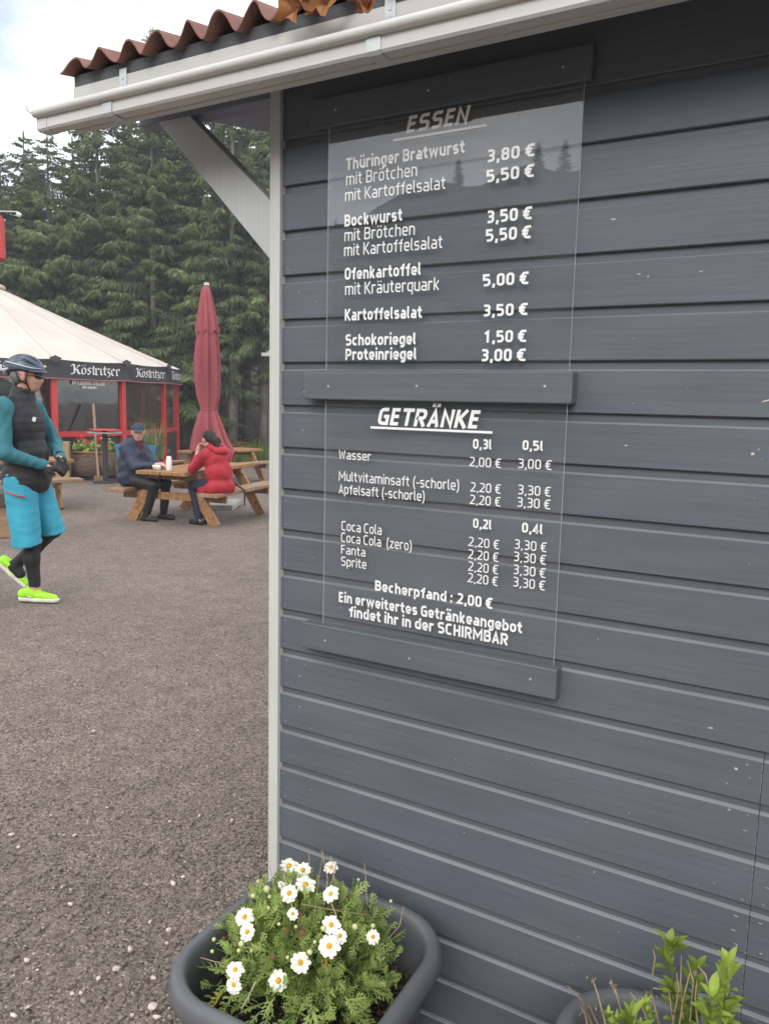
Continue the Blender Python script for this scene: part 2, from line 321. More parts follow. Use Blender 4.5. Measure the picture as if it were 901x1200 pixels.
def glyph(ch, t):
    b = t/2; x = 0.745-t/2; C = 1-t/2; D = -0.24+t/2; L = t/2; ex = (t-0.12)*0.8; r = 0.24
    um = {'ä': 'a', 'ö': 'o', 'ü': 'u', 'Ä': 'A', 'Ö': 'O', 'Ü': 'U'}
    if ch in um:
        S, w = glyph(um[ch], t); y0 = 0.91 if ch.islower() else 1.14
        m = w/2
        return S+[([(m-0.14, y0-t*0.1), (m-0.14, y0+t*0.9)], 0), ([(m+0.14, y0-t*0.1), (m+0.14, y0+t*0.9)], 0)], w
    def W(v): return v+ex, v+ex-t/2
    if ch == 'i': return [([(L, x+t/2), (L, 0)], 0), ([(L, 0.88), (L, 0.88+t)], 0)], t
    if ch == 'l': return [([(L, 1), (L, b, .16), (L+.16, b)], 0)], t+.09
    if ch == 'I': return [([(L, 1), (L, 0)], 0)], t
    if ch in 'abdegnhopqu': w, R = W(0.56)
    elif ch in 'cskvz': w, R = W(0.52)
    elif ch in 'frt': w, R = W(0.40)
    elif ch in 'mw': w, R = W(0.90)
    elif ch in 'MW': w, R = W(0.86)
    elif ch in 'EFL': w, R = W(0.52)
    elif ch.isdigit() or ch == '€': w, R = W(0.56)
    else: w, R = W(0.62)
    m = w/2; h = x*0.56; cm = 0.52
    T = {
     'o': [([(L, b, r), (R, b, r), (R, x, r), (L, x, r)], 1)],
     'a': [([(L+.05, x), (R, x, r), (R, 0)], 0), ([(R, b), (L, b, .2), (L, h, .2), (R, h)], 0)],
     'b': [([(L, 1), (L, b), (R, b, r), (R, x, r), (L, x)], 0)],
     'd': [([(R, 1), (R, b), (L, b, r), (L, x, r), (R, x)], 0)],
     'p': [([(L, -.24), (L, x), (R, x, r), (R, b, r), (L, b)], 0)],
     'q': [([(R, -.24), (R, x), (L, x, r), (L, b, r), (R, b)], 0)],
     'c': [([(R, x), (L, x, r), (L, b, r), (R, b)], 0)],
     'e': [([(R, b), (L, b, r), (L, x, r), (R, x, r), (R, h-.02), (L, h-.02)], 0)],
     'f': [([(w, C), (.16+t/2, C, .2), (.16+t/2, 0)], 0), ([(-.02, x), (w-.02, x)], 0)],
     'g': [([(R, b), (L, b, r), (L, x, r), (R, x), (R, D, .2), (L+.04, D)], 0)],
     'h': [([(L, 1), (L, 0)], 0), ([(L, x), (R, x, r), (R, 0)], 0)],
     'n': [([(L, x+t/2), (L, 0)], 0), ([(L, x), (R, x, r), (R, 0)], 0)],
     'm': [([(L, x+t/2), (L, 0)], 0), ([(L, x), (m, x, .18), (m, 0)], 0), ([(m-.1, x), (R, x, .2), (R, 0)], 0)],
     'k': [([(L, 1), (L, 0)], 0), ([(R+.0, x+t/2), (L+.12, x*.55), (R+.02, 0)], 0)],
     'r': [([(L, x+t/2), (L, 0)], 0), ([(L, x-.04), (L+.1, x), (w, x)], 0)],
     's': [([(R, x), (L, x, .17), (L, x*.5+b*.5, .17), (R, x*.5+b*.5, .17), (R, b, .17), (L, b)], 0)],
     't': [([(.1+t/2, .95), (.1+t/2, b, .2), (w, b)], 0), ([(-.03, x), (w-.02, x)], 0)],
     'u': [([(L, x+t/2), (L, b, r), (R, b)], 0), ([(R, x+t/2), (R, 0)], 0)],
     'v': [([(L, x+t/2), (m, b*.6), (R, x+t/2)], 0)],
     'w': [([(L, x+t/2), (w*.28, b*.6), (m, x), (w*.72, b*.6), (R, x+t/2)], 0)],
     'z': [([(L-.03, x), (R, x), (L, b), (w, b)], 0)],
     'A': [([(L*.8, 0), (m, C), (w-L*.8, 0)], 0), ([(w*.2, .3), (w*.8, .3)], 0)],
     'B': [([(L, 0), (L, C), (R-.02, C, .2), (R-.02, cm, .2), (L, cm)], 0), ([(L, cm), (R, cm, .2), (R, b, .2), (L, b)], 0)],
     'C': [([(R, C), (L, C, r), (L, b, r), (R, b)], 0)],
     'D': [([(L, b), (R, b, .3), (R, C, .3), (L, C)], 1)],
     'E': [([(R+.03, C), (L, C), (L, b), (R+.03, b)], 0), ([(L, cm), (R, cm)], 0)],
     'F': [([(R+.03, C), (L, C), (L, 0)], 0), ([(L, cm), (R, cm)], 0)],
     'G': [([(R, C), (L, C, r), (L, b, r), (R, b), (R, .5), (m, .5)], 0)],
     'H': [([(L, 1), (L, 0)], 0), ([(R, 1), (R, 0)], 0), ([(L, .5), (R, .5)], 0)],
     'K': [([(L, 1), (L, 0)], 0), ([(R+.02, 1), (L+.14, .52), (R+.05, 0)], 0)],
     'L': [([(L, 1), (L, b), (R+.03, b)], 0)],
     'M': [([(L, 0), (L, C), (m, .32), (R, C), (R, 0)], 0)],
     'N': [([(L, 0), (L, C), (R, b), (R, 1)], 0)],
     'O': [([(L, b, .26), (R, b, .26), (R, C, .26), (L, C, .26)], 1)],
     'P': [([(L, 0), (L, C), (R, C, r), (R, .42, r), (L, .42)], 0)],
     'R': [([(L, 0), (L, C), (R, C, r), (R, .46, r), (L, .46)], 0), ([(m-.02, .46), (R+.02, 0)], 0)],
     'S': [([(R, C), (L, C, .2), (L, cm, .2), (R, cm, .2), (R, b, .2), (L, b)], 0)],
     'T': [([(0, C), (w, C)], 0), ([(m, C), (m, 0)], 0)],
     'U': [([(L, 1), (L, b, r), (R, b, r), (R, 1)], 0)],
     'W': [([(L, 1), (w*.27, b), (m, .8), (w*.73, b), (R, 1)], 0)],
     '0': [([(L, b, r), (R, b, r), (R, C, r), (L, C, r)], 1)],
     '1': [([(L+.02, .74), (m+.06, C), (m+.06, 0)], 0)],
     '2': [([(L, C), (R, C, .22), (R, .58, .2), (L, b), (w, b)], 0)],
     '3': [([(L, C), (R, C, .2), (R, cm, .2), (L+.1, cm)], 0), ([(L+.12, cm), (R, cm, .2), (R, b, .2), (L, b)], 0)],
     '4': [([(R-.1, 0), (R-.1, C), (L, .27), (w+.02, .27)], 0)],
     '5': [([(R, C), (L, C), (L, .56), (R, .56, .22), (R, b, .22), (L, b)], 0)],
     '8': [([(L+.02, cm, .2), (R-.02, cm, .2), (R-.02, C, .2), (L+.02, C, .2)], 1), ([(L, b, .2), (R, b, .2), (R, cm, .2), (L, cm, .2)], 1)],
     '€': [([(w+.02, C), (L+.08, C, r), (L+.08, b, r), (w+.02, b)], 0), ([(-.02, .62), (R-.05, .62)], 0), ([(-.02, .38), (R-.1, .38)], 0)],
    }
    if ch == ',': return [([(L+.06, t*.95), (L, -.14)], 0)], t+.04
    if ch == ':': return [([(L, 0), (L, t*1.1)], 0), ([(L, .5), (L, .5+t*1.1)], 0)], t+.04
    if ch == '.': return [([(L, 0), (L, t*1.1)], 0)], t
    if ch == '-': return [([(0, .4), (.3, .4)], 0)], .3
    if ch == '(': return [([(.26, 1.05), (L+.02, .75, .3), (L+.02, .05, .3), (.26, -.22)], 0)], .28
    if ch == ')': return [([(.02, 1.05), (.26-L, .75, .3), (.26-L, .05, .3), (.02, -.22)], 0)], .28
    return T[ch], w
def text_mesh(mb, s, place, t=0.12, gap=0.13, slant=0.0, width=None, height=1.0, base=0.0):
    """place(u, v, k) -> 3-D point, u along the line and v up, both in metres."""
    x = 0.0; P = []
    for ch in s:
        if ch == ' ': x += 0.30; continue
        S, w_ = glyph(ch, t)
        for pl, cl in S:
            q = fillet(pl, bool(cl)); P.append((q+np.array([x, 0]), cl))
        x += w_+gap
    tot = x-gap; sx = (width/tot) if width else height
    k = 0
    for q, cl in P:
        V, F = stroke_quads(q, t, bool(cl)); k += 1
        mb.add([place((v[0]+slant*v[1])*sx if width else (v[0]+slant*v[1])*height, v[1]*height+base, k % 5) for v in V], F)
    return tot*sx

# ------------------------------------------------------------------ the kiosk
M_wall = paint_wood('anthracite_paint', (0.107, 0.123, 0.143), 0.11, 0.46)
M_ledge = paint_wood('pale_edge_paint', (0.225, 0.232, 0.24), 0.12, 0.55)  # paler paint colour on the sloped board ledges
M_batten = paint_wood('anthracite_paint_new', (0.106, 0.123, 0.139), 0.12, 0.46)
M_trim = paint_wood('light_grey_paint', (0.56, 0.56, 0.53), 0.07, 0.5, axis=2)
M_brace = paint_wood('grey_brace_paint', (0.47, 0.48, 0.485), 0.07, 0.5, axis=2)
M_trimx = paint_wood('light_grey_paint_eaves', (0.55, 0.55, 0.52), 0.07, 0.5)
M_fascia = mat('bitumen_fascia', (0.085, 0.09, 0.10), 0.7, 0.25, 6, (1, 6, 6), 0.3)
M_soffit = paint_wood('grey_soffit', (0.22, 0.255, 0.32), 0.1, 0.6)
M_gutter = mat('coated_gutter', (0.60, 0.59, 0.56), 0.34, 0.06, 3, (0.6, 8, 8), 0.06, 14)
M_zinc = mat('zinc', (0.58, 0.61, 0.61), 0.42, 0.10, 20, metal=0.35)
M_roof = mat('red_bitumen_sheet', (0.15, 0.066, 0.060), 0.8, 0.3, 6, (1, 1, 1), 0.6, 60, col2=(0.29, 0.145, 0.105))
M_chip = mat('bare_pale_wood', (0.50, 0.45, 0.38), 0.8, 0.3, 60)
M_nail = mat('nail_steel', (0.55, 0.54, 0.52), 0.5, 0.2, 40, metal=0.4)
S_ = 0.105; ZL = 1.55+0.8514*0.105                       # board pitch and the height of one lap line
kiosk = thing('wooden_kiosk', 'dark grey weatherboarded snack kiosk with corrugated red roof, pale gutter and corner post', 'kiosk', (0, 0, 0))
XE = 3.0
mb = MB()
rs = random.Random(3)
JX = 1.1575
for k in range(-17, 7):
    zt = ZL+k*S_                                         # bottom edge of the board above
    zb = zt-S_
    top = 2.33 if k == 6 else None
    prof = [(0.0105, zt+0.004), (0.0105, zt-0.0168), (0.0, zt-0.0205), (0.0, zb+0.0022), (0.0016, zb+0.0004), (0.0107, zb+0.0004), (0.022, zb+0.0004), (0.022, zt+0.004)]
    yo = rs.uniform(-0.0004, 0.0004)
    prof = [(y+(yo if y < 0.012 else 0), z) for y, z in prof]
    if k == 6: prof = [(0.0, 2.345), (0.0, zb+0.0022), (0.0016, zb+0.0004), (0.022, zb+0.0004), (0.022, 2.345)]
    if k <= -7:
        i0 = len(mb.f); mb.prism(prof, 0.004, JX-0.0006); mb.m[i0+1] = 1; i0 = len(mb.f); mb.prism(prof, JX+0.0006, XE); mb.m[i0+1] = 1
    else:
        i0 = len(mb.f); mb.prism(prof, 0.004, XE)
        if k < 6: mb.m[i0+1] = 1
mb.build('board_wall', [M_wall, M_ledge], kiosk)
mb = MB()                                                # side and rear walls under the gable
mb.add([(-0.004, 0.026, -0.05), (-0.004, 2.40, -0.05), (-0.004, 2.40, 2.30), (-0.004, 1.2, 2.51), (-0.004, 0.026, 2.30),
        (0.016, 0.026, -0.05), (0.016, 2.40, -0.05), (0.016, 2.40, 2.30), (0.016, 1.2, 2.51), (0.016, 0.026, 2.30)],
       [(0, 1, 2, 3, 4), (9, 8, 7, 6, 5), (0, 5, 6, 1), (1, 6, 7, 2), (2, 7, 8, 3), (3, 8, 9, 4), (4, 9, 5, 0)])
mb.box(0.016, XE, 2.38, 2.40, -0.05, 2.30); mb.box(XE-0.02, XE, 0.03, 2.38, -0.05, 2.29)
mb.build('side_wall', M_wall, kiosk)
mb = MB(); mb.box(-0.027, 0.004, -0.0115, 0.0255, -0.05, 2.335); mb.build('corner_post', M_trim, kiosk, bevel=0.0018)
# eaves: purlin end, brace, boards, soffit
mb = MB(); mb.box(-0.485, -0.027, 0.004, 0.064, 2.268, 2.332); mb.build('purlin', M_soffit, kiosk, bevel=0.002)
mb = MB(); ln = 0.62
c45 = math.sqrt(.5)
a0 = np.array([-0.030, 0.022, 1.883]); 
poly = [(-0.028, 1.883), (-0.028, 2.024), (-0.300, 2.268+0.0), (-0.413, 2.268)]
V = [(p[0], 0.001, p[1]) for p in poly]+[(p[0], 0.040, p[1]) for p in poly]
mb.add(V, [(0, 1, 2, 3), (7, 6, 5, 4), (0, 4, 5, 1), (1, 5, 6, 2), (2, 6, 7, 3), (3, 7, 4, 0)])
mb.build('brace', M_brace, kiosk, bevel=0.002)
SL = 0.177
def under(y): return 2.286+SL*(y+0.17)
def sheet(mbx, x0, x1, y0, y1, zf, th, mi=0):
    v = [(x, y, zf(y)+d) for d in (0, th) for y in (y0, y1) for x in (x0, x1)]
    mbx.add(v, [(0, 2, 3, 1), (4, 5, 7, 6), (0, 1, 5, 4), (2, 6, 7, 3), (0, 4, 6, 2), (1, 3, 7, 5)], mi)
mb = MB(); sheet(mb, -0.505, XE+0.3, -0.165, 1.2, under, 0.016)
sheet(mb, -0.505, XE+0.3, 1.2, 2.6, lambda y: under(2.4-y), 0.016); mb.build('soffit', M_soffit, kiosk)
mb = MB(); mb.box(-0.512, XE+0.3, -0.186, -0.166, 2.205, 2.309); mb.build('fascia_board', M_trimx, kiosk, bevel=0.0015)
mb = MB(); mb.box(-0.492, XE+0.3, -0.181, -0.161, 2.3095, 2.338)
mb.add([(-0.493, -0.181, 2.3095), (-0.493, 1.2, under(1.2)+0.018), (-0.493, 1.2, under(1.2)+0.045), (-0.493, -0.181, 2.338),
        (-0.512, -0.181, 2.3095), (-0.512, 1.2, under(1.2)+0.018), (-0.512, 1.2, under(1.2)+0.045), (-0.512, -0.181, 2.338)],
       [(0, 1, 2, 3), (7, 6, 5, 4), (0, 4, 5, 1), (2, 6, 7, 3), (1, 5, 6, 2), (0, 3, 7, 4)])
mb.build('felt_strip', M_fascia, kiosk)
# corrugated roof sheet
xs = np.arange(-0.522, XE+0.35, 0.0935/16); PH = 0.0935
def wave(x): return 0.0225*np.cos(2*np.pi*(x+0.004)/PH)
def roof_z(y): return 2.3535+SL*(min(y, 2.4-y)+0.2)
V, F = [], []
ys = [-0.215, 0.1, 0.5, 1.2, 2.0, 2.62]; nx = len(xs)
rr = np.random.RandomState(5)
for lay in (0, -0.0045):
    for j, y in enumerate(ys):
        for x in xs: V.append((x, y+(0.004*math.sin(x*37)+0.003*math.sin(x*91) if j == 0 else 0), roof_z(y)+wave(x)*(0.82+0.28*math.sin(x*3.1+1)) + lay))
for lay in (0, 1):
    o = lay*nx*len(ys)
    for j in range(len(ys)-1):
        for i in range(nx-1):
            q = (o+j*nx+i, o+j*nx+i+1, o+(j+1)*nx+i+1, o+(j+1)*nx+i); F.append(q if lay == 0 else q[::-1])
o = nx*len(ys)
for i in range(nx-1): F.append((i+1, i, o+i, o+i+1))
for j in range(len(ys)-1): F.append((j*nx, (j+1)*nx, o+(j+1)*nx, o+j*nx))
finish('roof_sheet', V, F, M_roof, kiosk, smooth=False)
# box gutter with rolled lip, end cap, straps
def gut(x0, x1, mbx, gr=0.0, th=0.0012):
    pts = [(-0.2345, 2.2385), (-0.2260, 2.2370), (-0.2260, 2.2125), (-0.2215, 2.2075), (-0.1900, 2.2075), (-0.1875, 2.2100), (-0.1875, 2.2500)]
    out = [(y-gr if y < -0.2 else y, z-(gr if z < 2.22 else 0)) for y, z in pts]
    inn = [(y+th if y < -0.2 else y-th, z+(th if z < 2.22 else 0)) for y, z in pts][::-1]
    mbx.prism(out+inn, x0, x1)
gutter = None
mb = MB(); gut(-0.600, XE+0.3, mb)
lip = [(-0.2325+0.0105*math.cos(q), 2.2475+0.0105*math.sin(q)) for q in np.linspace(0, 2*np.pi, 17)[:-1]]
mb.prism(lip, -0.602, XE+0.3)
gutter = mb.build('gutter', M_gutter, kiosk, smooth=False)
mb = MB(); mb.prism([(-0.2275, 2.2395), (-0.2275, 2.2115), (-0.2225, 2.2060), (-0.1890, 2.2060), (-0.1860, 2.2090), (-0.1860, 2.2520), (-0.2275, 2.2520)], -0.6015, -0.5975)
gut(-0.5975, -0.565, mb, 0.0014)
mb.tube([(-0.603, -0.243, 2.246), (-0.609, -0.248, 2.253), (-0.611, -0.247, 2.264)], 0.0025, 6)
mb.build('end_cap', M_gutter, gutter)
for bx in (-0.343, 0.395, 1.15, 1.9, 2.65):
    mb = MB()
    x0, x1 = bx-0.016, bx+0.016
    pts = [(-0.2290, 2.2365), (-0.2290, 2.2110), (-0.2235, 2.2045), (-0.1880, 2.2045), (-0.1850, 2.2085)]
    inn = [(-0.2265, 2.2365), (-0.2265, 2.2120), (-0.2220, 2.2072), (-0.1885, 2.2072), (-0.1875, 2.2085)][::-1]
    mb.prism(pts+inn, x0, x1)
    mb.box(bx+0.000, bx+0.024, -0.1885, -0.1862, 2.262, 2.322)
    for zz in (2.300, 2.284): mb.lathe([(0.0001, 0), (0.0035, 0)], (0, 0, 0), 6) if False else mb.box(bx+0.009, bx+0.015, -0.1900, -0.1884, zz-0.003, zz+0.003)
    mb.build('gutter_bracket', M_zinc, gutter, bevel=0.0006)
# battens that hold the panes
def batten(z0, z1, x0=0.097, x1=0.757, t=0.034, sk=0.0, pm=None):
    m = MB(); v = [(x, y, z+sk*(x-x0)) for z in (z0, z1) for y in (-t, -0.0015) for x in (x0, x1)]
    m.add(v, [(0, 2, 3, 1), (4, 5, 7, 6), (0, 1, 5, 4), (2, 6, 7, 3), (0, 4, 6, 2), (1, 3, 7, 5)])
    bt = m.build('batten', pm or M_batten, kiosk, bevel=0.003)
    for xx in (0.168, 0.405, 0.70):
        m = MB(); zz = (z0+z1)/2+sk*(xx-x0)+rs.uniform(-0.006, 0.004)
        m.tube([(xx, -t-0.0006, zz), (xx, -t+0.003, zz)], 0.0028, 8)
        m.build('screw', M_nail, bt)
batten(0.9300, 0.9965, sk=0.004); batten(1.5500, 1.6150, sk=0.003); batten(2.1690, 2.2360, t=.019, pm=M_wall)
# staples, nail heads and chipped paint on the boards
mb = MB(); rs = random.Random(11)
def chip(X, Z, wd, hh, ang=0.0, y=-0.0007):
    n = 7; q0 = rs.random()*6
    P = []
    for i in range(n):
        q = 2*math.pi*i/n; rr_ = 1+rs.uniform(-.35, .35); a, b_ = wd*math.cos(q)*rr_, hh*math.sin(q)*rr_
        P.append((X+a*math.cos(ang)-b_*math.sin(ang), y, Z+a*math.sin(ang)+b_*math.cos(ang)))
    P2 = [(p[0], 0.001, p[2]) for p in P]
    mb.add(P+P2, [tuple(range(n))]+[(i, n+i, n+(i+1) % n, (i+1) % n) for i in range(n)])
for px, py, a, b_ in [(718, 257, .0055, .0018), (748, 321, .004, .001), (759, 324, .003, .002), (821, 318, .003, .001), (896, 470, .008, .0016), (881, 532, .004, .0022), (733, 522, .004, .001),
                      (355, 504, .0022, .0015), (351, 792, .0022, .0016), (351, 828, .0022, .0015), (356, 459, .002, .002), (854, 949, .003, .0018), (862, 901, .0035, .0022), (696, 1022, .001, .0025), (832, 853, .006, .0012), (337, 230, .0012, .001), (336, 314, .001, .0008)]:
    p = on_y(px, py, -0.0005); chip(p[0], p[2], a, b_, rs.uniform(-.3, .3))
for k in range(-13, 5):
    zc = ZL+k*S_
    for zz in (zc-0.030, zc-0.092):
        if rs.random() < 0.75: chip(0.018+rs.uniform(-.004, .006), zz, .0026, .0005, -.2)
    if k < -6:
        for zz in (zc-0.028, zc-0.06, zc-0.093):
            for xx in (JX-0.022, JX+0.026):
                if rs.random() < 0.7: chip(xx+rs.uniform(-.007, .007), zz+rs.uniform(-.004, .004), rs.uniform(.002, .005), .0005, rs.uniform(-.5, .1))
        for zz in np.arange(zc-0.1, zc-0.024, 0.006):
            if rs.random() < 0.6: chip(JX-0.001, zz, .0005, .0018, 0)
for _ in range(60): chip(rs.uniform(0.05, 1.25), rs.choice([ZL+k*S_-rs.uniform(.03, .095) for k in range(-13, 5)]), rs.uniform(.0006, .0018), rs.uniform(.0004, .001), rs.uniform(-1, 1))
tag(mb.build('paint_chips', M_chip, kiosk), kind='stuff')

# ------------------------------------------------------------------ the two menu panes
M_glass = glass_mat('acrylic_pane', 2.0, (1, 1, 1), bend=0.03, veil=0.018)
M_edge = mat('polished_pane_edge', (0.82, 0.86, 0.86), 0.25, 0.1, 10)
M_vinyl = mat('white_vinyl', (0.88, 0.88, 0.87), 0.45, 0.02, 5)
for n_ in M_vinyl.node_tree.nodes:
    if n_.type == 'BSDF_PRINCIPLED': n_.inputs['Coat Weight'].default_value = 1.0; n_.inputs['Coat Roughness'].default_value = 0.04
YG = -0.0165
def pane(name_lbl, z0, z1, x0=0.1478, x1=0.7430):
    t = thing('menu_board', name_lbl, 'menu board', (0, 0, z0))
    m = MB(); m.box(x0, x1, YG+0.0005, YG+0.0045, 0, z1-z0)
    m.m = [1, 1, 0, 0, 1, 1]; del m.f[3], m.m[3]
    m.build('pane', [M_glass, M_edge], t)
    return t
def lettering(lines, t, z0, crop):
    x0c, y0c, sc = crop
    for txt, xl, yl, xr, yr, top, bold, ital in lines:
        a = on_y(x0c+xl/sc, y0c+yl/sc, YG); b = on_y(x0c+xr/sc, y0c+yr/sc, YG)
        up_ = on_y(x0c+xl/sc, y0c+(yl-top)/sc, YG)
        hgt = up_[2]-a[2]; th = 0.198 if bold else 0.122
        z = (a[2]+b[2])/2-z0; wd = b[0]-a[0]; sl = 0.2 if ital else 0.0
        m = MB()
        text_mesh(m, txt, lambda u, v, k, X=a[0], Z=z: (X+u, YG-0.0002-0.00004*k, Z+v), th, 0.115 if bold else 0.13, sl, wd*(0.97 if ital else 1), hgt)
        if ital:
            ul = {'ESSEN': (285, 191, 567, 147), 'GETRÄNKE': (217, 183, 584, 197)}[txt]
            a = on_y(x0c+ul[0]/sc, y0c+ul[1]/sc, YG); b = on_y(x0c+ul[2]/sc, y0c+ul[3]/sc, YG); zz = (a[2]+b[2])/2-z0
            m.box(a[0], b[0], YG-0.0004, YG-0.0001, zz-0.0026, zz+0.0026)
        m.build('lettering', M_vinyl, t)
p1 = pane('upper clear menu pane headed ESSEN listing sausages and potato salad in white letters', 1.6125, 2.1715)
lettering([('ESSEN', 323, 171, 513, 140, 51, 1, 1), ('Thüringer Bratwurst', 143, 280, 500, 231, 36, 1, 0), ('mit Brötchen', 143, 327, 357, 300, 37, 0, 0),
    ('mit Kartoffelsalat', 140, 375, 442, 339, 36, 0, 0), ('3,80 €', 566, 258, 709, 240, 38, 1, 0), ('5,50 €', 565, 320, 707, 301, 38, 1, 0),
    ('Bockwurst', 138, 453, 312, 433, 36, 1, 0), ('mit Brötchen', 138, 498, 350, 475, 36, 0, 0), ('mit Kartoffelsalat', 137, 544, 433, 514, 36, 0, 0),
    ('3,50 €', 565, 445, 701, 427, 38, 1, 0), ('5,50 €', 563, 500, 698, 485, 38, 1, 0), ('Ofenkartoffel', 139, 613, 368, 597, 36, 1, 0), ('mit Kräuterquark', 140, 660, 423, 641, 36, 0, 0),
    ('5,00 €', 554, 634, 691, 624, 37, 1, 0), ('Kartoffelsalat', 139, 738, 371, 725, 35, 1, 0), ('3,50 €', 554, 725, 688, 717, 36, 1, 0),
    ('Schokoriegel', 141, 813, 353, 805, 34, 1, 0), ('1,50 €', 556, 804, 684, 798, 36, 1, 0), ('Proteinriegel', 141, 856, 355, 851, 34, 1, 0), ('3,00 €', 548, 860, 682, 856, 37, 1, 0)], p1, 1.6125, (350, 90, 2.5743))
p2 = pane('lower clear menu pane headed GETRÄNKE listing drinks by size in white letters', 0.9935, 1.5535)
lettering([('GETRÄNKE', 236, 178, 550, 183, 52, 1, 1), ('0,3l', 525, 247, 581, 249, 30, 1, 0), ('0,5l', 674, 251, 736, 253, 30, 1, 0), ('Wasser', 121, 278, 218, 283, 27, 0, 0),
    ('2,00 €', 514, 300, 609, 304, 28, 0, 0), ('3,00 €', 660, 306, 761, 310, 29, 0, 0), ('Multvitaminsaft (-schorle)', 121, 349, 484, 366, 29, 0, 0), ('Apfelsaft (-schorle)', 121, 387, 380, 400, 29, 0, 0),
    ('2,20 €', 517, 377, 608, 381, 28, 0, 0), ('3,30 €', 660, 386, 758, 389, 29, 0, 0), ('2,20 €', 515, 415, 607, 419, 28, 0, 0), ('3,30 €', 657, 424, 757, 427, 29, 0, 0),
    ('0,2l', 525, 487, 581, 489, 29, 1, 0), ('0,4l', 672, 501, 735, 503, 30, 1, 0), ('Coca Cola', 129, 497, 250, 503, 29, 0, 0), ('Coca Cola  (zero)', 128, 534, 341, 548, 29, 0, 0),
    ('Fanta', 128, 566, 201, 570, 27, 0, 0), ('Sprite', 128, 602, 204, 607, 28, 0, 0),
    ('2,20 €', 511, 542, 603, 548, 28, 0, 0), ('3,30 €', 649, 550, 746, 557, 29, 0, 0), ('2,20 €', 510, 580, 601, 586, 28, 0, 0), ('3,30 €', 647, 588, 744, 594, 29, 0, 0),
    ('2,20 €', 510, 617, 600, 623, 28, 0, 0), ('3,30 €', 646, 627, 743, 634, 29, 0, 0), ('2,20 €', 509, 652, 599, 658, 28, 0, 0), ('3,30 €', 645, 664, 741, 672, 29, 0, 0),
    ('Becherpfand : 2,00 €', 230, 680, 583, 724, 31, 1, 0), ('Ein erweitertes Getränkeangebot', 121, 714, 673, 798, 31, 1, 0), ('findet ihr in der SCHIRMBAR', 152, 756, 630, 837, 32, 1, 0)], p2, 0.9935, (350, 430, 2.5743))
GLARE_HAZE = 0.0023
# ------------------------------------------------------------------ the ground, the hills, the forest
def gravel_mat():
    m, n, b = new_mat('gravel'); l = n.links.new
    t = n.nodes.new('ShaderNodeTexCoord')
    v = n.nodes.new('ShaderNodeTexVoronoi'); v.inputs['Scale'].default_value = 125; l(t.outputs['Object'], v.inputs['Vector'])
    v2 = n.nodes.new('ShaderNodeTexVoronoi'); v2.inputs['Scale'].default_value = 38; l(t.outputs['Object'], v2.inputs['Vector'])
    z = n.nodes.new('ShaderNodeTexNoise'); z.inputs['Scale'].default_value = 0.55; z.inputs['Detail'].default_value = 9; l(t.outputs['Object'], z.inputs['Vector'])
    z3 = n.nodes.new('ShaderNodeTexNoise'); z3.inputs['Scale'].default_value = 7; z3.inputs['Detail'].default_value = 6; l(t.outputs['Object'], z3.inputs['Vector'])
    sp = n.nodes.new('ShaderNodeSeparateColor'); l(v.outputs['Color'], sp.inputs[0])
    r = n.nodes.new('ShaderNodeValToRGB'); e = r.color_ramp.elements
    e[0].position = 0.0; e[0].color = (0.082, 0.066, 0.056, 1); e[1].position = 0.55; e[1].color = (0.224, 0.190, 0.166, 1)
    x = e.new(0.90); x.color = (0.225, 0.188, 0.165, 1); x = e.new(0.985); x.color = (0.36, 0.31, 0.28, 1)
    l(sp.outputs[0], r.inputs[0])
    mx_ = n.nodes.new('ShaderNodeMixRGB'); mx_.blend_type = 'MULTIPLY'; mx_.inputs[0].default_value = 1.0
    rz = n.nodes.new('ShaderNodeValToRGB'); rz.color_ramp.elements[0].position = 0.32; rz.color_ramp.elements[1].position = 0.68
    rz.color_ramp.elements[0].color = (0.72, 0.69, 0.68, 1); rz.color_ramp.elements[1].color = (1.22, 1.18, 1.13, 1)
    ad = n.nodes.new('ShaderNodeMath'); ad.operation = 'ADD'; l(z.outputs['Fac'], ad.inputs[0]); l(z3.outputs['Fac'], ad.inputs[1])
    hf = n.nodes.new('ShaderNodeMath'); hf.operation = 'MULTIPLY'; hf.inputs[1].default_value = 0.5; l(ad.outputs[0], hf.inputs[0]); l(hf.outputs[0], rz.inputs[0])
    l(r.outputs[0], mx_.inputs[1]); l(rz.outputs[0], mx_.inputs[2]); l(mx_.outputs[0], b.inputs['Base Color'])
    b.inputs['Roughness'].default_value = 0.95; b.inputs['Specular IOR Level'].default_value = 0.25
    a2 = n.nodes.new('ShaderNodeMath'); a2.operation = 'MULTIPLY_ADD'; a2.inputs[1].default_value = 0.7; l(v2.outputs['Distance'], a2.inputs[0]); l(v.outputs['Distance'], a2.inputs[2])
    bn = n.nodes.new('ShaderNodeBump'); bn.inputs['Strength'].default_value = 0.55; bn.inputs['Distance'].default_value = 0.010; bn.invert = True
    l(a2.outputs[0], bn.inputs['Height']); l(bn.outputs[0], b.inputs['Normal'])
    return m
M_gravel = gravel_mat()
ax = np.concatenate([[-110, -80, -60], np.arange(-40, 41, 1.0), [60, 80, 120]])
V = [(x, y, float(gz(x, y))+0.006*math.sin(x*2.1+y*.7)+0.006*math.sin(y*2.7-x*.9)-0.006) for y in ax for x in ax]; n_ = len(ax)
F = [(j*n_+i, j*n_+i+1, (j+1)*n_+i+1, (j+1)*n_+i) for j in range(n_-1) for i in range(n_-1)]
tag(finish('gravel_ground', V, F, M_gravel, smooth=True), kind='structure')
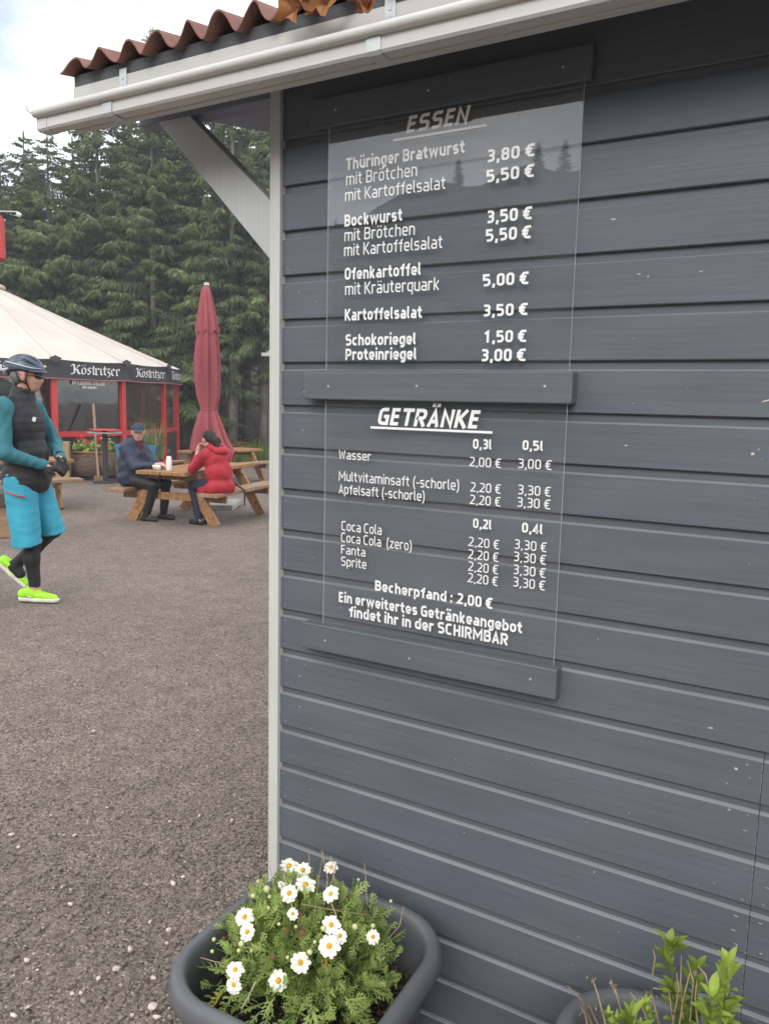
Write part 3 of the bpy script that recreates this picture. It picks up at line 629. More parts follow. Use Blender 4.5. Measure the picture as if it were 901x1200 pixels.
def gpt(px, py):                             # where a pixel's line of sight meets the ground
    d = ray(px, py); t = 1.0
    for _ in range(60):
        p = CAM+d*t; t += (p[2]-float(gz(p[0], p[1])))/max(-d[2], 1e-3)*0.7
    return CAM+d*t
# loose stones: a scatter nobody could count, and paler pebbles among it
M_stone = attr_mat('loose_stones', (0.150, 0.126, 0.110), (0.38, 0.32, 0.28), 0.9, noise=40, dark=0.8)
rs_ = np.random.RandomState(2)
ico = np.array([(0, 0, 1), (.894, 0, .447), (.276, .851, .447), (-.724, .526, .447), (-.724, -.526, .447), (.276, -.851, .447), (.724, .526, -.447), (-.276, .851, -.447), (-.894, 0, -.447), (-.276, -.851, -.447), (.724, -.526, -.447), (0, 0, -1)])
icf = [(0, 1, 2), (0, 2, 3), (0, 3, 4), (0, 4, 5), (0, 5, 1), (1, 6, 2), (2, 7, 3), (3, 8, 4), (4, 9, 5), (5, 10, 1), (6, 7, 2), (7, 8, 3), (8, 9, 4), (9, 10, 5), (10, 6, 1), (6, 11, 7), (7, 11, 8), (8, 11, 9), (9, 11, 10), (10, 11, 6)]
def stones(pts, sizes, tips):
    Vs, Fs, As = [], [], []
    for i, (p, s, t_) in enumerate(zip(pts, sizes, tips)):
        sc = s*rs_.uniform(.65, 1.3, 3)*np.array([1, 1, .62]); q = rs_.rand()*6.28; c, s2 = math.cos(q), math.sin(q)
        v = ico*(1+rs_.uniform(-.22, .22, (12, 1)))*sc; v = np.stack([v[:, 0]*c-v[:, 1]*s2, v[:, 0]*s2+v[:, 1]*c, v[:, 2]], 1)+np.array(p)+np.array([0, 0, sc[2]*0.35])
        Vs.append(v); Fs += [(a+12*i, b+12*i, c_+12*i) for a, b, c_ in icf]; As += [t_]*12
    return np.concatenate(Vs), Fs, As
pts, sizes, tips = [], [], []
while len(pts) < 6500:
    px, py = rs_.uniform(-40, 345), rs_.uniform(640, 1230)
    p = gpt(px, py)
    if rs_.rand() < 0.8 and py < 800 and rs_.rand() < 0.5: continue
    pts.append(p); sizes.append(rs_.gamma(4, 0.0007)+0.0008); tips.append(float(np.clip(rs_.beta(0.8, 5.0), 0, 1)))
V, F, A = stones(pts, sizes, tips)
tag(finish('fine_gravel', V, F, M_stone, attr=A), kind='stuff')
pts, sizes, tips = [], [], []
for px, py, s in [(110, 857, .011), (152, 868, .006), (88, 803, .006), (92, 797, .006), (233, 874, .008), (234, 956, .009), (272, 962, .011), (199, 963, .008), (88, 979, .008), (75, 979, .006), (60, 956, .008), (14, 978, .011), (22, 993, .008),
                  (123, 765, .007), (118, 790, .005), (30, 790, .004), (143, 745, .004), (209, 748, .005), (213, 765, .005), (255, 768, .006), (218, 801, .005), (237, 724, .006), (281, 713, .006), (291, 713, .005), (8, 857, .006), (8, 745, .005),
                  (83, 1060, .010), (215, 1028, .009), (203, 1036, .012), (217, 1010, .006), (73, 1040, .006), (32, 1126, .010), (136, 1136, .013), (116, 1147, .008), (198, 1091, .012), (196, 1106, .008), (176, 1081, .008), (153, 1114, .014), (180, 1146, .012),
                  (179, 1180, .020), (184, 1192, .010), (33, 1180, .009), (17, 1191, .011), (155, 1190, .008), (40, 1118, .006), (22, 1035, .008), (95, 1164, .007), (85, 1165, .007)]+[(rs_.uniform(-20, 320), rs_.uniform(640, 1200), rs_.uniform(.002, .005)) for _ in range(90)]:
    pts.append(gpt(px, py)); sizes.append(s*.85); tips.append(rs_.uniform(.75, 1.0))
V, F, A = stones(pts, sizes, tips)
M_peb = attr_mat('pale_pebbles', (0.22, 0.18, 0.16), (0.55, 0.46, 0.40), 0.85, noise=25, dark=0.85)
tag(finish('pale_pebbles', V, F, M_peb, attr=A), kind='stuff')

# hills: forest floor rising behind the spruces, and the slope across the road that the panes mirror
M_floor = mat('forest_floor', (0.050, 0.038, 0.024), 0.95, 0.3, 1.2, col2=(0.035, 0.042, 0.018), bump=0.6, bscale=9, bdist=0.1)
def strip_hill(name, m, pts_fn, nu, nv):
    V = [pts_fn(i/nu, j/nv) for j in range(nv+1) for i in range(nu+1)]
    F = [(j*(nu+1)+i, j*(nu+1)+i+1, (j+1)*(nu+1)+i+1, (j+1)*(nu+1)+i) for j in range(nv) for i in range(nu)]
    return tag(finish(name, V, F, m, smooth=True), kind='structure')
def hill_f(u, v):
    lat = -60+120*u; dep = 30.5+60*v
    z = -0.40+0.02+ (9.5*(1-math.cos(math.pi*min(1, v*1.2)))/2)*(0.9+0.2*math.sin(lat*.11))+0.12*math.sin(lat*1.3+dep)
    if v == 0: z = -0.5
    p = W(lat, dep); p[2] = z; return p
strip_hill('forest_slope', M_floor, hill_f, 80, 24)
M_hill = mat('wooded_hillside', (0.030, 0.042, 0.030), 0.95, 0.4, 0.5, col2=(0.055, 0.068, 0.045), bump=0.8, bscale=1.2, bdist=0.8)
def hill_b(u, v):
    x = -105+210*u; y = -26-70*v
    sm = min(1, max(0, (x+46)/24)); ridge = 11.5+6.5*sm*sm*(3-2*sm)+0.45*math.sin(x*.9)+0.35*math.sin(x*1.9+1)
    return (x, y, -0.3+ridge*math.sin(math.pi/2*min(1, v*2.2)))
strip_hill('hillside_across_road', M_hill, hill_b, 160, 16)

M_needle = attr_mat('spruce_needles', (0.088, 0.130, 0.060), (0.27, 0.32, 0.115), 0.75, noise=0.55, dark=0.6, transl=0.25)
M_bark = mat('spruce_bark', (0.085, 0.072, 0.058), 0.95, 0.3, 9, (1, 1, .3), 0.8, 26, col2=(0.20, 0.18, 0.15), bdist=0.02)
def spruce(seed, H, hb, R, dead=30, dense=1.0, droop=0.42):
    """Crown arrays and trunk mesh of a spruce: whorls of drooping branches hung with fringes of twigs."""
    g = np.random.RandomState(seed); C, T, A = [], [], []
    trunk = MB()
    zs = np.linspace(0, H, 14); bx = np.cumsum(g.normal(0, .012, 14)); by = np.cumsum(g.normal(0, .012, 14))
    r0 = 0.0115*H+0.02
    trunk.tube([(bx[i], by[i], zs[i]-0.15*(i == 0)) for i in range(14)], [r0*(1-zs[i]/H)**.8*(1.25 if i == 0 else 1)+.008 for i in range(14)], 9)
    for _ in range(dead):
        z = g.uniform(0.7, hb+0.6); q = g.rand()*6.28; Ld = g.uniform(.35, 1.5); dd = np.array([math.cos(q), math.sin(q), g.uniform(-.45, .05)])
        p0 = np.array([0, 0, z]); pts = [p0, p0+dd*Ld*.5+np.array([0, 0, -.03]), p0+dd*Ld+np.array([0, 0, -.12])]
        trunk.tube(pts, [.012, .008, .003], 4)
    h = hb
    while h < H-0.25:
        f = (h-hb)/(H-hb); nb = g.randint(5, 8)
        for _ in range(nb):
            if g.rand() < 0.10: continue
            q = g.rand()*6.283; L0 = R*(1-f)**0.75*g.uniform(.55, 1.12)*(0.55+0.45*min(1, f*5+.35))+0.22
            dirh = np.array([math.cos(q), math.sin(q), 0]); side = np.array([-math.sin(q), math.cos(q), 0])
            dr = droop*(1-f)+0.05; lift = g.uniform(.05, .22)
            ns = max(6, int(L0*9*dense)); base = np.array([0, 0, h+g.uniform(-.15, .15)])
            s = np.linspace(.10, 1, ns)
            P = base+dirh*(L0*s)[:, None]+np.array([0, 0, 1])*(L0*(0.10*s-dr*s**1.5+lift*s**3))[:, None]+side*(L0*.06*np.sin(s*4+q))[:, None]
            trunk.tube([P[0], P[ns//2], P[-1]], [.018*(1-f)+.006, .009, .003], 4, cap=False)
            for i in range(ns):
                si = s[i]; lw = (0.16+0.50*math.sin(math.pi*min(1, si*.8+.12)))*min(L0, 1.8)*.42
                for sd_ in (-1, 1):
                    for rep in range(3):
                        tw = lw*g.uniform(.6, 1.25)
                        d = dirh*g.uniform(.25, .8)+side*sd_*g.uniform(.35, 1.0)+np.array([0, 0, -1])*g.uniform(.15, .95)*(1.1-f*.6)
                        d /= np.linalg.norm(d)
                        p0 = P[i]+g.normal(0, .02, 3); p1 = p0+d*tw*.55; p2 = p0+d*tw+np.array([0, 0, -1])*tw*.22
                        nrm = np.cross(d, g.normal(size=3)); nrm /= np.linalg.norm(nrm)+1e-9
                        wd = g.uniform(.028, .055)
                        wd *= .72; C.append([p0-nrm*wd*.6, p1-nrm*wd, p2, p1+nrm*wd])
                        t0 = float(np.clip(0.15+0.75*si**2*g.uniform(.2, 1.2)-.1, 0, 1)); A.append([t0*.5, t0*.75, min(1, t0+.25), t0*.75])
                if g.rand() < .8:
                    tw = lw*g.uniform(.5, .9); p0 = P[i]; p1 = p0+np.array([0, 0, -1])*tw*.6+side*g.normal(0, .05); p2 = p0+np.array([0, 0, -1])*tw+dirh*.06
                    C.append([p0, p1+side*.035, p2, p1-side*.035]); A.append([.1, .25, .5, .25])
        h += g.uniform(.30, .46)*(1 if f < .6 else .8)
    C = np.array(C); n = len(C); top = np.array([[(0, 0, H-.7), (.06, 0, H-.35), (0, 0, H+.1), (-.06, 0, H-.35)], [(0, 0, H-.7), (0, .06, H-.35), (0, 0, H+.1), (0, -.06, H-.35)]])
    C = np.concatenate([C, top]); A += [[.5]*4]*2
    return trunk, C.reshape(-1, 3), np.arange(len(C)*4).reshape(-1, 4), np.array(A).ravel()
LBL = [('tall dark spruce with long drooping branches in the forest edge behind the tent', 'spruces behind the tent'),
       ('spruce with a high crown above a bare lower trunk beyond the folded parasol', 'bare trunked spruces beyond the parasol'),
       ('shaded spruce standing deeper in the forest behind the front row of trees', 'spruces deeper in the forest')]
SPEC = [(11, 14.5, 1.5, 2.9, 14, 1.0, .42), (12, 15.5, 2.0, 2.7, 16, 1.0, .50), (13, 16.0, 3.7, 2.5, 46, 1.0, .48), (14, 17.0, 4.6, 2.4, 60, 0.85, .5)]
protos = []
for i, sp in enumerate(SPEC):
    tr_, V, F, A = spruce(*sp)
    t = thing('spruce_tree', LBL[0][0], 'tree', (0, 0, 0), 0, LBL[0][1])
    tr_.build('trunk', M_bark, t, smooth=True)
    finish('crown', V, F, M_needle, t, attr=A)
    protos.append([t, False])
def plant_tree(kind, px, dep, lbl, scale=1.0, rot=0.0):
    pr = protos[kind]
    if not pr[1]: o = pr[0]; pr[1] = True
    else: o = copy_tree(pr[0])
    p = at(px, dep); z = p[2]
    if dep > 30.5:
        v = (dep-30.5)/60; lat = (px-450.5)/FPX*dep; z = -0.40+(9.5*(1-math.cos(math.pi*min(1, v*1.2)))/2)*(0.9+0.2*math.sin(lat*.11))
    o.location = (p[0], p[1], z); o.rotation_euler = (0, 0, rot); o.scale = (scale, scale, scale*1.0)
    o['label'] = LBL[lbl][0]; o['group'] = LBL[lbl][1]
    return o
rt = random.Random(7)
for kind, px, dep, lbl, sc in [(0, -60, 29.5, 0, .74), (1, -22, 30.0, 0, .70), (0, 12, 29.2, 0, .76), (1, 40, 30.2, 0, .76), (0, 66, 29.4, 0, .80), (1, 94, 30.1, 0, .80), (0, 122, 29.6, 0, .83), (0, 152, 30.2, 0, .84), (1, 186, 30.2, 0, .88), (0, 216, 29.8, 0, .90),
                               (2, 180, 29.2, 1, .82), (2, 248, 29.6, 1, .86), (3, 272, 29.0, 1, .82), (3, 309, 29.4, 1, .84), (2, 345, 29.8, 1, .86), (3, 374, 29.0, 1, .84)]:
    o = plant_tree(kind, px, dep, lbl, sc, rt.random()*6.28)
    if lbl == 0: o.scale = (sc*1.16, sc*1.16, sc*(.94 if px < 100 else 1)*rt.uniform(.93, 1.09))
for row, dep in enumerate((33, 36.5, 41, 47)):
    for j in range(11):
        px = -80+j*45+rt.uniform(-16, 16)+row*11
        sc = rt.uniform(.74, .90)
        if px < 150: sc *= .84
        o = plant_tree(2 if px < 180 else 3, px, dep+rt.uniform(-1.2, 1.2), 2, sc, rt.random()*6.28); o.scale = (sc*1.2, sc*1.2, sc)
for x_, y_, sc in ((-19.5, -29, .62), (-24, -33, .74), (-27.5, -31, .66))+tuple((x_+1.3*math.sin(x_*3.1), -58+3*math.sin(x_*1.7), .26+.09*math.sin(x_*2.3)) for x_ in range(-40, 2, 3)):
    o = copy_tree(protos[1][0]); o.location = (x_, y_, -.2 if y_ > -50 else -.3+11.5+6.5*min(1, max(0, (x_+46)/24))**2*(3-2*min(1, max(0, (x_+46)/24)))-.6); o.scale = (sc*1.2, sc*1.2, sc); o['label'] = 'spruce across the road that shows only as a reflection in the upper pane'; o['group'] = 'spruces across the road'
# young spruces and undergrowth along the edge; grass and leaf litter at its foot
M_grass = attr_mat('meadow_grass', (0.10, 0.15, 0.030), (0.20, 0.26, 0.06), 0.7, noise=2, dark=0.7, transl=0.2)
g = np.random.RandomState(9); Vq, Fq, Aq = [], [], []
for i in range(5200):
    px = g.uniform(235, 345); dep = g.uniform(24.5, 29.5)
    p = at(px, dep); hgt = g.uniform(.10, .32)*(1.0 if g.rand() < .7 else 1.8); q = g.rand()*6.28; wv = np.array([math.cos(q), math.sin(q), 0])*g.uniform(.01, .025); ln = np.array([g.normal(0, .1), g.normal(0, .1), 0])
    b = len(Vq); Vq += [p-wv, p+wv, p+ln+np.array([0, 0, hgt])]; Fq.append((b, b+1, b+2)); t0 = g.rand(); Aq += [t0*.5, t0*.5, t0]
tag(finish('grass', Vq, Fq, M_grass, attr=Aq), kind='stuff')
M_litter = attr_mat('dry_bracken', (0.10, 0.055, 0.03), (0.26, 0.15, 0.08), 0.9, noise=2, dark=0.7)
Vq, Fq, Aq = [], [], []
for i in range(2600):
    px = g.uniform(225, 350); dep = g.uniform(27.5, 31.5); p = at(px, dep); p[2] += g.uniform(0, .35)*max(0, math.sin(px*.09+2))+.02
    q = g.normal(size=(3, 3))*np.array([.12, .12, .07])
    b = len(Vq); Vq += [p+q[0], p+q[1], p+q[2]]; Fq.append((b, b+1, b+2)); Aq += [g.rand()]*3
tag(finish('dry_undergrowth', Vq, Fq, M_litter, attr=Aq), kind='stuff')

# ------------------------------------------------------------------ the big round umbrella bar
M_canvas = mat('cream_canvas', (0.57, 0.51, 0.455), 0.85, 0.08, 1.2, bump=0.25, bscale=2.0, bdist=0.02)
M_seam = mat('canvas_seam', (0.51, 0.455, 0.40), 0.9, 0.1, 4)
M_val = mat('black_valance', (0.030, 0.030, 0.034), 0.55, 0.3, 3)
M_red = mat('red_frame_paint', (0.52, 0.040, 0.038), 0.4, 0.08, 4)
M_pipe = mat('pink_piping', (0.42, 0.14, 0.14), 0.6, 0.1, 4)
M_winf = glass_mat('clear_window_film', 2.2, (0.62, 0.62, 0.64), 0.03, 0.05, bend=0.06)
M_dark = mat('dark_counter', (0.03, 0.03, 0.033), 0.5, 0.3, 2)
M_white = mat('white_print', (0.80, 0.79, 0.77), 0.6, 0.03, 5)
RHO, RT, NT, TH0 = 24.0, 5.09, 18, R_(-3.4)
bc = math.radians(-26.6); tlat, tdep = RHO*math.sin(bc), RHO*math.cos(bc)
tc_ = W(tlat, tdep); tc_[2] = -0.385
# local frame of the bar: x to the right as seen from the photographer, y away, so face angles start at the near side
ta = ANG+math.atan2(-tlat, tdep)*1.0
bar = thing('umbrella_bar', 'round bar tent with cream canvas roof, black printed valance and red window frames', 'bar tent', tc_, ta)
def tv(i, r=RT, z=0.0):
    q = TH0+i*2*math.pi/NT; return np.array([r*math.sin(q), -r*math.cos(q), z])
ZE, ZVB, ZS, ZC = 2.66, 2.265, 1.04, 4.60
V, F = [], []
rings = [(r, ZE+(ZC-ZE)*((RT+.06-r)/(RT+.06-.62)-.012*(0 < i < 4))) for i, r in enumerate((RT+.06, RT*.80, RT*.55, RT*.32, .62))]
for r, z in rings:
    for i in range(NT*2):
        p = tv(i/2, r*(1.0 if i % 2 == 0 else .984), z-(0.0 if i % 2 == 0 else .035*r/RT)); V.append(p)
n2_ = NT*2
for j in range(len(rings)-1):
    for i in range(n2_): F.append((j*n2_+i, j*n2_+(i+1) % n2_, (j+1)*n2_+(i+1) % n2_, (j+1)*n2_+i))
finish('canvas_roof', V, F, M_canvas, bar)
for i in range(NT):
    mb = MB(); mb.tube([tuple(tv(i, r, z+.004)) for r, z in rings], .010, 5); mb.build('seam', M_seam, bar, smooth=True)
mb = MB(); mb.lathe([(.60, ZC-.03), (.72, ZC+.02), (.70, ZC+.09), (.45, ZC+.19), (.05, ZC+.24)], n=18); mb.build('roof_cap', M_canvas, bar, smooth=True)
# valance: a sagging band with a tail at each corner, piping along the hem
mb = MB(); pp = []
for i in range(NT):
    for k in range(6):
        pass
Vv, Fv = [], []; sub = 6
for i in range(NT*sub):
    e = (i % sub)/sub; a, b = tv(i//sub, RT+.075), tv(i//sub+1, RT+.075); p = a*(1-e)+b*e; sg = math.sin(math.pi*e)
    zt = ZE+.02-.030*sg; zb = ZVB-.015*sg
    bul = 1+.004*math.sin(e*9+i)
    Vv += [np.array([p[0], p[1], zt]), np.array([p[0]*bul, p[1]*bul, (zt+zb)/2]), np.array([p[0]*(1.002), p[1]*1.002, zb])]
    pp.append((p[0]*1.003, p[1]*1.003, zb))
m_ = NT*sub
for i in range(m_):
    j = (i+1) % m_
    for q in (0, 1): Fv.append((i*3+q, i*3+q+1, j*3+q+1, j*3+q))
val = finish('valance', Vv, Fv, M_val, bar)
mb.tube(pp, .012, 5, closed=True); mb.build('piping', M_pipe, val)
for i in range(NT):
    mb = MB(); a = tv(i, RT+.10); t_ = tv(i+.5)-tv(i-.5); t_ /= np.linalg.norm(t_)
    z0 = ZE+.06
    mb.add([a+t_*-.14+np.array([0, 0, z0-.02]), a+np.array([0, 0, z0+.04]), a*1.004+t_*.14+np.array([0, 0, z0-.02]), a*1.006+np.array([0, 0, z0-.14])], [(0, 3, 2, 1)]); mb.build('corner_flap', M_val, bar)
# blackletter lettering drawn with a broad nib
def nib(pl, wn=0.17, ang=R_(38)):
    d = np.array([math.cos(ang), math.sin(ang)])*wn/2; out = []
    pl = [np.array(p, float) for p in pl]
    for a, b in zip(pl[:-1], pl[1:]): out.append([a-d, a+d, b+d, b-d])
    return out
BL = {'K': ([[(.12, .16), (.02, .02), (.22, .06)], [(.30, .95), (.30, .1), (.16, .02)], [(.02, .78), (.12, .98), (.30, .90), (.46, 1.0)], [(.30, .55), (.50, .62), (.66, .92), (.80, .86)], [(.34, .52), (.56, .46), (.66, .12), (.82, .04)]], .90),
      'o': ([[(.08, .60), (.08, .12), (.24, .02)], [(.08, .60), (.24, .70), (.40, .56)], [(.40, .56), (.40, .12), (.24, .02)]], .52),
      's': ([[(.34, .64), (.20, .72), (.08, .56), (.34, .26), (.20, .02), (.04, .12)]], .44),
      't': ([[(.16, .92), (.14, .14), (.28, .02)], [(.0, .66), (.32, .68)]], .38),
      'r': ([[(.10, .70), (.10, .06), (.2, .0)], [(.10, .56), (.28, .72), (.38, .58)]], .44),
      'i': ([[(.10, .70), (.10, .12), (.22, .02)], [(.10, .90), (.15, .95)]], .30),
      'z': ([[(.04, .66), (.36, .70), (.14, .38), (.34, .22), (.28, -.12), (.06, -.2)]], .44),
      'e': ([[(.08, .58), (.08, .14), (.24, .02), (.36, .12)], [(.08, .58), (.22, .72), (.36, .56), (.10, .36)]], .46)}
def blackletter(mbx, place, height, width):
    x = 0; polys = []
    for ch in ['K', 'ö', 's', 't', 'r', 'i', 't', 'z', 'e', 'r']:
        S, w_ = BL['o' if ch == 'ö' else ch]
        for pl in S+([[(.08, .86), (.16, .98)], [(.32, .86), (.40, .98)]] if ch == 'ö' else []):
            for q in nib(pl, .19 if ch == 'K' else .155): polys.append([(p[0]+x, p[1]) for p in q])
        x += w_-(0.08 if ch == 't' else 0)
    s = width/x
    for k, q in enumerate(polys):
        ar = sum(q[i][0]*q[(i+1) % 4][1]-q[(i+1) % 4][0]*q[i][1] for i in range(4))
        mbx.add([place(p[0]*s, p[1]*height, k % 9) for p in q], [(0, 1, 2, 3) if ar > 0 else (3, 2, 1, 0)])
def panel_place(i, u0, zbase, off):
    a, b = tv(i, RT+.075), tv(i+1, RT+.075); t_ = (b-a)/np.linalg.norm(b-a); nn = np.array([t_[1], -t_[0], 0]); ln = np.linalg.norm(b-a)
    def pl(u, v, k):
        p = a+t_*(u0*ln+u)+nn*(off+.0006*k); return (p[0], p[1], zbase+v)
    return pl, ln
for i in range(-3, 6):
    pl, ln = panel_place(i, .20, ZVB+.105, .028); m = MB(); blackletter(m, pl, .215, ln*.70); m.build('lettering', M_white, val)
# red posts, rails, windows
for i in range(NT):
    a, b = tv(i, RT-.05), tv(i+1, RT-.05)
    m = MB(); m.bar((a[0], a[1], 0), (a[0], a[1], ZE-.05), .12, .10, up=(a[0], a[1], 0)); m.build('post', M_red, bar)
    m = MB(); m.bar((a[0], a[1], ZS), (b[0], b[1], ZS), .06, .12); m.build('rail', M_red, bar)
    m = MB(); m.bar((a[0]*.99, a[1]*.99, ZS+.06), (b[0]*.99, b[1]*.99, ZS+.06), .012, .001)
    m = MB(); t_ = (b-a); a2, b2 = a*.995, b*.995
    m.add([(a2[0], a2[1], ZS+.06), (b2[0], b2[1], ZS+.06), (b2[0], b2[1], ZE), (a2[0], a2[1], ZE)], [(0, 1, 2, 3)]); m.build('window', M_winf, bar)
    m = MB(); m.add([(a2[0], a2[1], .02), (b2[0], b2[1], .02), (b2[0], b2[1], ZS-.06), (a2[0], a2[1], ZS-.06)], [(0, 1, 2, 3)]); m.build('lower_panel', M_dark, bar)
# notice on one window, and what shows through: counter, mast, drinks fridge
a, b = tv(1, RT-.045), tv(2, RT-.045); t_ = (b-a)/np.linalg.norm(b-a); nn = np.array([t_[1], -t_[0], 0]); ln = np.linalg.norm(b-a)
m = MB(); text_mesh(m, 'PFANDRÜCKGABE', lambda u, v, k: tuple(a+t_*(ln*.25+u)+nn*(.012+.0004*k)+np.array([0, 0, 2.135+v])), .34, .08, 0, ln*.48, .10)
text_mesh(m, 'VON GLÄSERN'.replace('V', 'U') if False else 'HIER ABGEBEN', lambda u, v, k: tuple(a+t_*(ln*.39+u)+nn*(.012+.0004*k)+np.array([0, 0, 2.062+v])), .26, .10, 0, ln*.21, .052)
m.build('notice_lettering', M_white, bar)
m = MB(); m.lathe([(2.3, .1), (2.3, 1.0), (2.45, 1.02), (2.45, 1.08), (1.9, 1.08)], n=24); m.build('counter', M_dark, bar)
m = MB(); m.tube([(0, 0, 0), (0, 0, 4.5)], .16, 10); m.build('mast', M_dark, bar)
M_fridge = mat('dark_fridge', (0.035, 0.035, 0.04), 0.3, 0.2, 3); M_mut = mat('muted_grey', (0.20, 0.20, 0.21), 0.5, 0.1, 3)
fq = tv(2.55, RT-1.25)
fr = thing('drinks_fridge', 'dark drinks fridge with faint script lettering behind the tent window', 'fridge', tuple(Matrix.Translation(tc_) @ Matrix.Rotation(ta, 4, 'Z') @ Vector((fq[0], fq[1], 0)))[:3], ta+TH0+2.55*2*math.pi/NT)
m = MB(); m.box(-.42, .42, 0, .6, .05, 2.05); m.build('cabinet', M_fridge, fr, bevel=.02)
m = MB(); text_mesh(m, 'Coca-Cola', lambda u, v, k: (-.28+u, -.004-.0005*k, 1.62+v+u*.12), .10, .05, .3, .52, .13); m.build('lettering', M_mut, fr)
m = MB(); m.box(-.36, .36, -.012, -.002, .3, 1.5); m.build('door', M_dark, fr, bevel=.004)
# grey bar stool silhouettes inside
for k, (u, lab) in enumerate([(1.62, 'dark bar chair with a rounded back seen through the tent window')]):
    q = tv(u, RT-.9); c = thing('bar_chair', lab, 'chair', tuple(Matrix.Translation(tc_) @ Matrix.Rotation(ta, 4, 'Z') @ Vector((q[0], q[1], 0)))[:3], ta+.3)
    m = MB(); m.box(-.24, .24, -.22, .22, .76, .82); m.build('seat', M_dark, c, bevel=.02)
    m = MB(); V_ = [(x*.27, .22, z) for x, z in [(-.8, .8), (.8, .8), (1, 1.35), (.85, 1.72), (.4, 1.86), (-.4, 1.86), (-.85, 1.72), (-1, 1.35)]]
    n8 = len(V_); m.add(V_+[(v[0], .27, v[2]) for v in V_], [tuple(range(n8)), tuple(range(2*n8-1, n8-1, -1))]+[(i, n8+i, n8+(i+1) % n8, (i+1) % n8) for i in range(n8)]); m.build('backrest', M_dark, c)
    for sx in (-.2, .2):
        for sy in (-.18, .18): m = MB(); m.tube([(sx, sy, 0), (sx*.9, sy*.9, .77)], .018, 6); m.build('leg', M_dark, c)

# ------------------------------------------------------------------ advertising sign at the left edge, hut roof corner behind the post
p = at(-22, 10.2)
sg = thing('advertising_sign', 'red framed cream sign box on a pole with a thin lamp arm above it', 'sign', p, ANG+.25)
z0 = 1.55+ (461-311)/FPX*10.2 - p[2]; z1 = 1.55+(461-264)/FPX*10.2-p[2]
m = MB(); m.tube([(0, 0, 0), (0, 0, z1+.02)], .035, 10); m.build('pole', M_zinc, sg)
M_cream = mat('cream_panel', (0.74, 0.66, 0.52), 0.5, 0.05, 3)
m = MB(); m.box(-.36, .355, -.10, .10, z0, z1); m.build('frame', M_red, sg, bevel=.015)
m = MB(); m.box(-.33, .285, -.112, -.101, z0+.06, z1-.03); m.build('panel', M_cream, sg, bevel=.004)
m = MB(); m.tube([(-.02, 0, z1+.02), (-.02, 0, z1+.055), (.53, -.02, z1+.075)], .008, 6); arm = m.build('lamp_arm', M_zinc, sg)
m = MB(); m.lathe([(.005, .0), (.028, -.01), (.032, -.03), (.018, -.055), (.003, -.06)], (.54, -.02, z1+.07), 10); m.build('lamp_head', M_white, arm, smooth=True)
p = at(330, 23.0)
zt = 1.55+(466.5-416)/FPX*23.0-p[2]
hut = thing('garden_hut', 'small hut roof corner with pale gutter peeping out beyond the kiosk post', 'hut', p, ANG)
xl = (305.5-330)/FPX*23.0
M_hutw = mat('brown_hut_boards', (0.12, 0.09, 0.065), 0.8, 0.2, 5, (1, 1, 8))
m = MB(); m.box(xl+.60, 3.2, 0.3, 2.6, -.1, zt+.1); m.build('wall', M_hutw, hut)
m = MB(); y0 = -.1; m.add([(xl+.10, 0, zt+.04), (3.6, 0, zt+.04), (3.6, 1.45, zt+1.05), (xl+1.25, 1.45, zt+1.05), (xl+.10, 2.9, zt+.04), (3.6, 2.9, zt+.04)], [(0, 1, 2, 3), (3, 2, 5, 4), (0, 3, 4)]); m.build('roof', M_mut, hut)
m = MB(); m.prism([(-.10, zt-.06), (.0, zt-.06), (.02, zt+.03), (-.13, zt+.03)], xl, 3.6); m.build('gutter', M_gutter, hut)

# ------------------------------------------------------------------ added scattering volume imitating the lens glare that lifts the forest darks
hz_ = bpy.data.materials.new('glare_haze_volume'); hz_.use_nodes = True; hn = hz_.node_tree; hn.nodes.clear()
ho = hn.nodes.new('ShaderNodeOutputMaterial'); hv = hn.nodes.new('ShaderNodeVolumePrincipled'); hn.links.new(hv.outputs[0], ho.inputs['Volume'])
hv.inputs['Color'].default_value = (.93, .95, 1, 1); hv.inputs['Density'].default_value = GLARE_HAZE; hv.inputs['Anisotropy'].default_value = 0.2
m = MB(); m.box(-125, 125, -115, 125, -2.0, 27); tag(m.build('glare_haze', hz_), kind='stuff')
# ------------------------------------------------------------------ planters by the wall
def plastic_mat():
    m = mat('dark_grey_plastic', (0.112, 0.115, 0.122), 0.45, 0.08, 12, bump=0.12, bscale=300, bdist=0.001); return m
M_pot = plastic_mat()
def soil_mat():
    m, n, b = new_mat('potting_soil'); l = n.links.new
    t = n.nodes.new('ShaderNodeTexCoord'); v = n.nodes.new('ShaderNodeTexVoronoi'); v.inputs['Scale'].default_value = 120; l(t.outputs['Object'], v.inputs['Vector'])
    s = n.nodes.new('ShaderNodeSeparateColor'); l(v.outputs['Color'], s.inputs[0])
    r = n.nodes.new('ShaderNodeValToRGB'); e = r.color_ramp.elements; e[0].color = (.012, .009, .007, 1); e[1].position = .8; e[1].color = (.045, .033, .024, 1); x = e.new(.97); x.color = (.16, .12, .085, 1)
    l(s.outputs[0], r.inputs[0]); l(r.outputs[0], b.inputs['Base Color']); b.inputs['Roughness'].default_value = .95
    bn = n.nodes.new('ShaderNodeBump'); bn.inputs['Strength'].default_value = 1; bn.inputs['Distance'].default_value = .012; l(v.outputs['Distance'], bn.inputs['Height']); l(bn.outputs[0], b.inputs['Normal'])
    return m
M_soil = soil_mat()
def rrect(hx, hy, r, n=8):
    P = []
    for cx, cy, a0 in ((hx-r, hy-r, 0), (-hx+r, hy-r, 90), (-hx+r, -hy+r, 180), (hx-r, -hy+r, 270)):
        for k in range(n+1):
            a = R_(a0+90*k/n); P.append((cx+r*math.cos(a), cy+r*math.sin(a)))
    return P
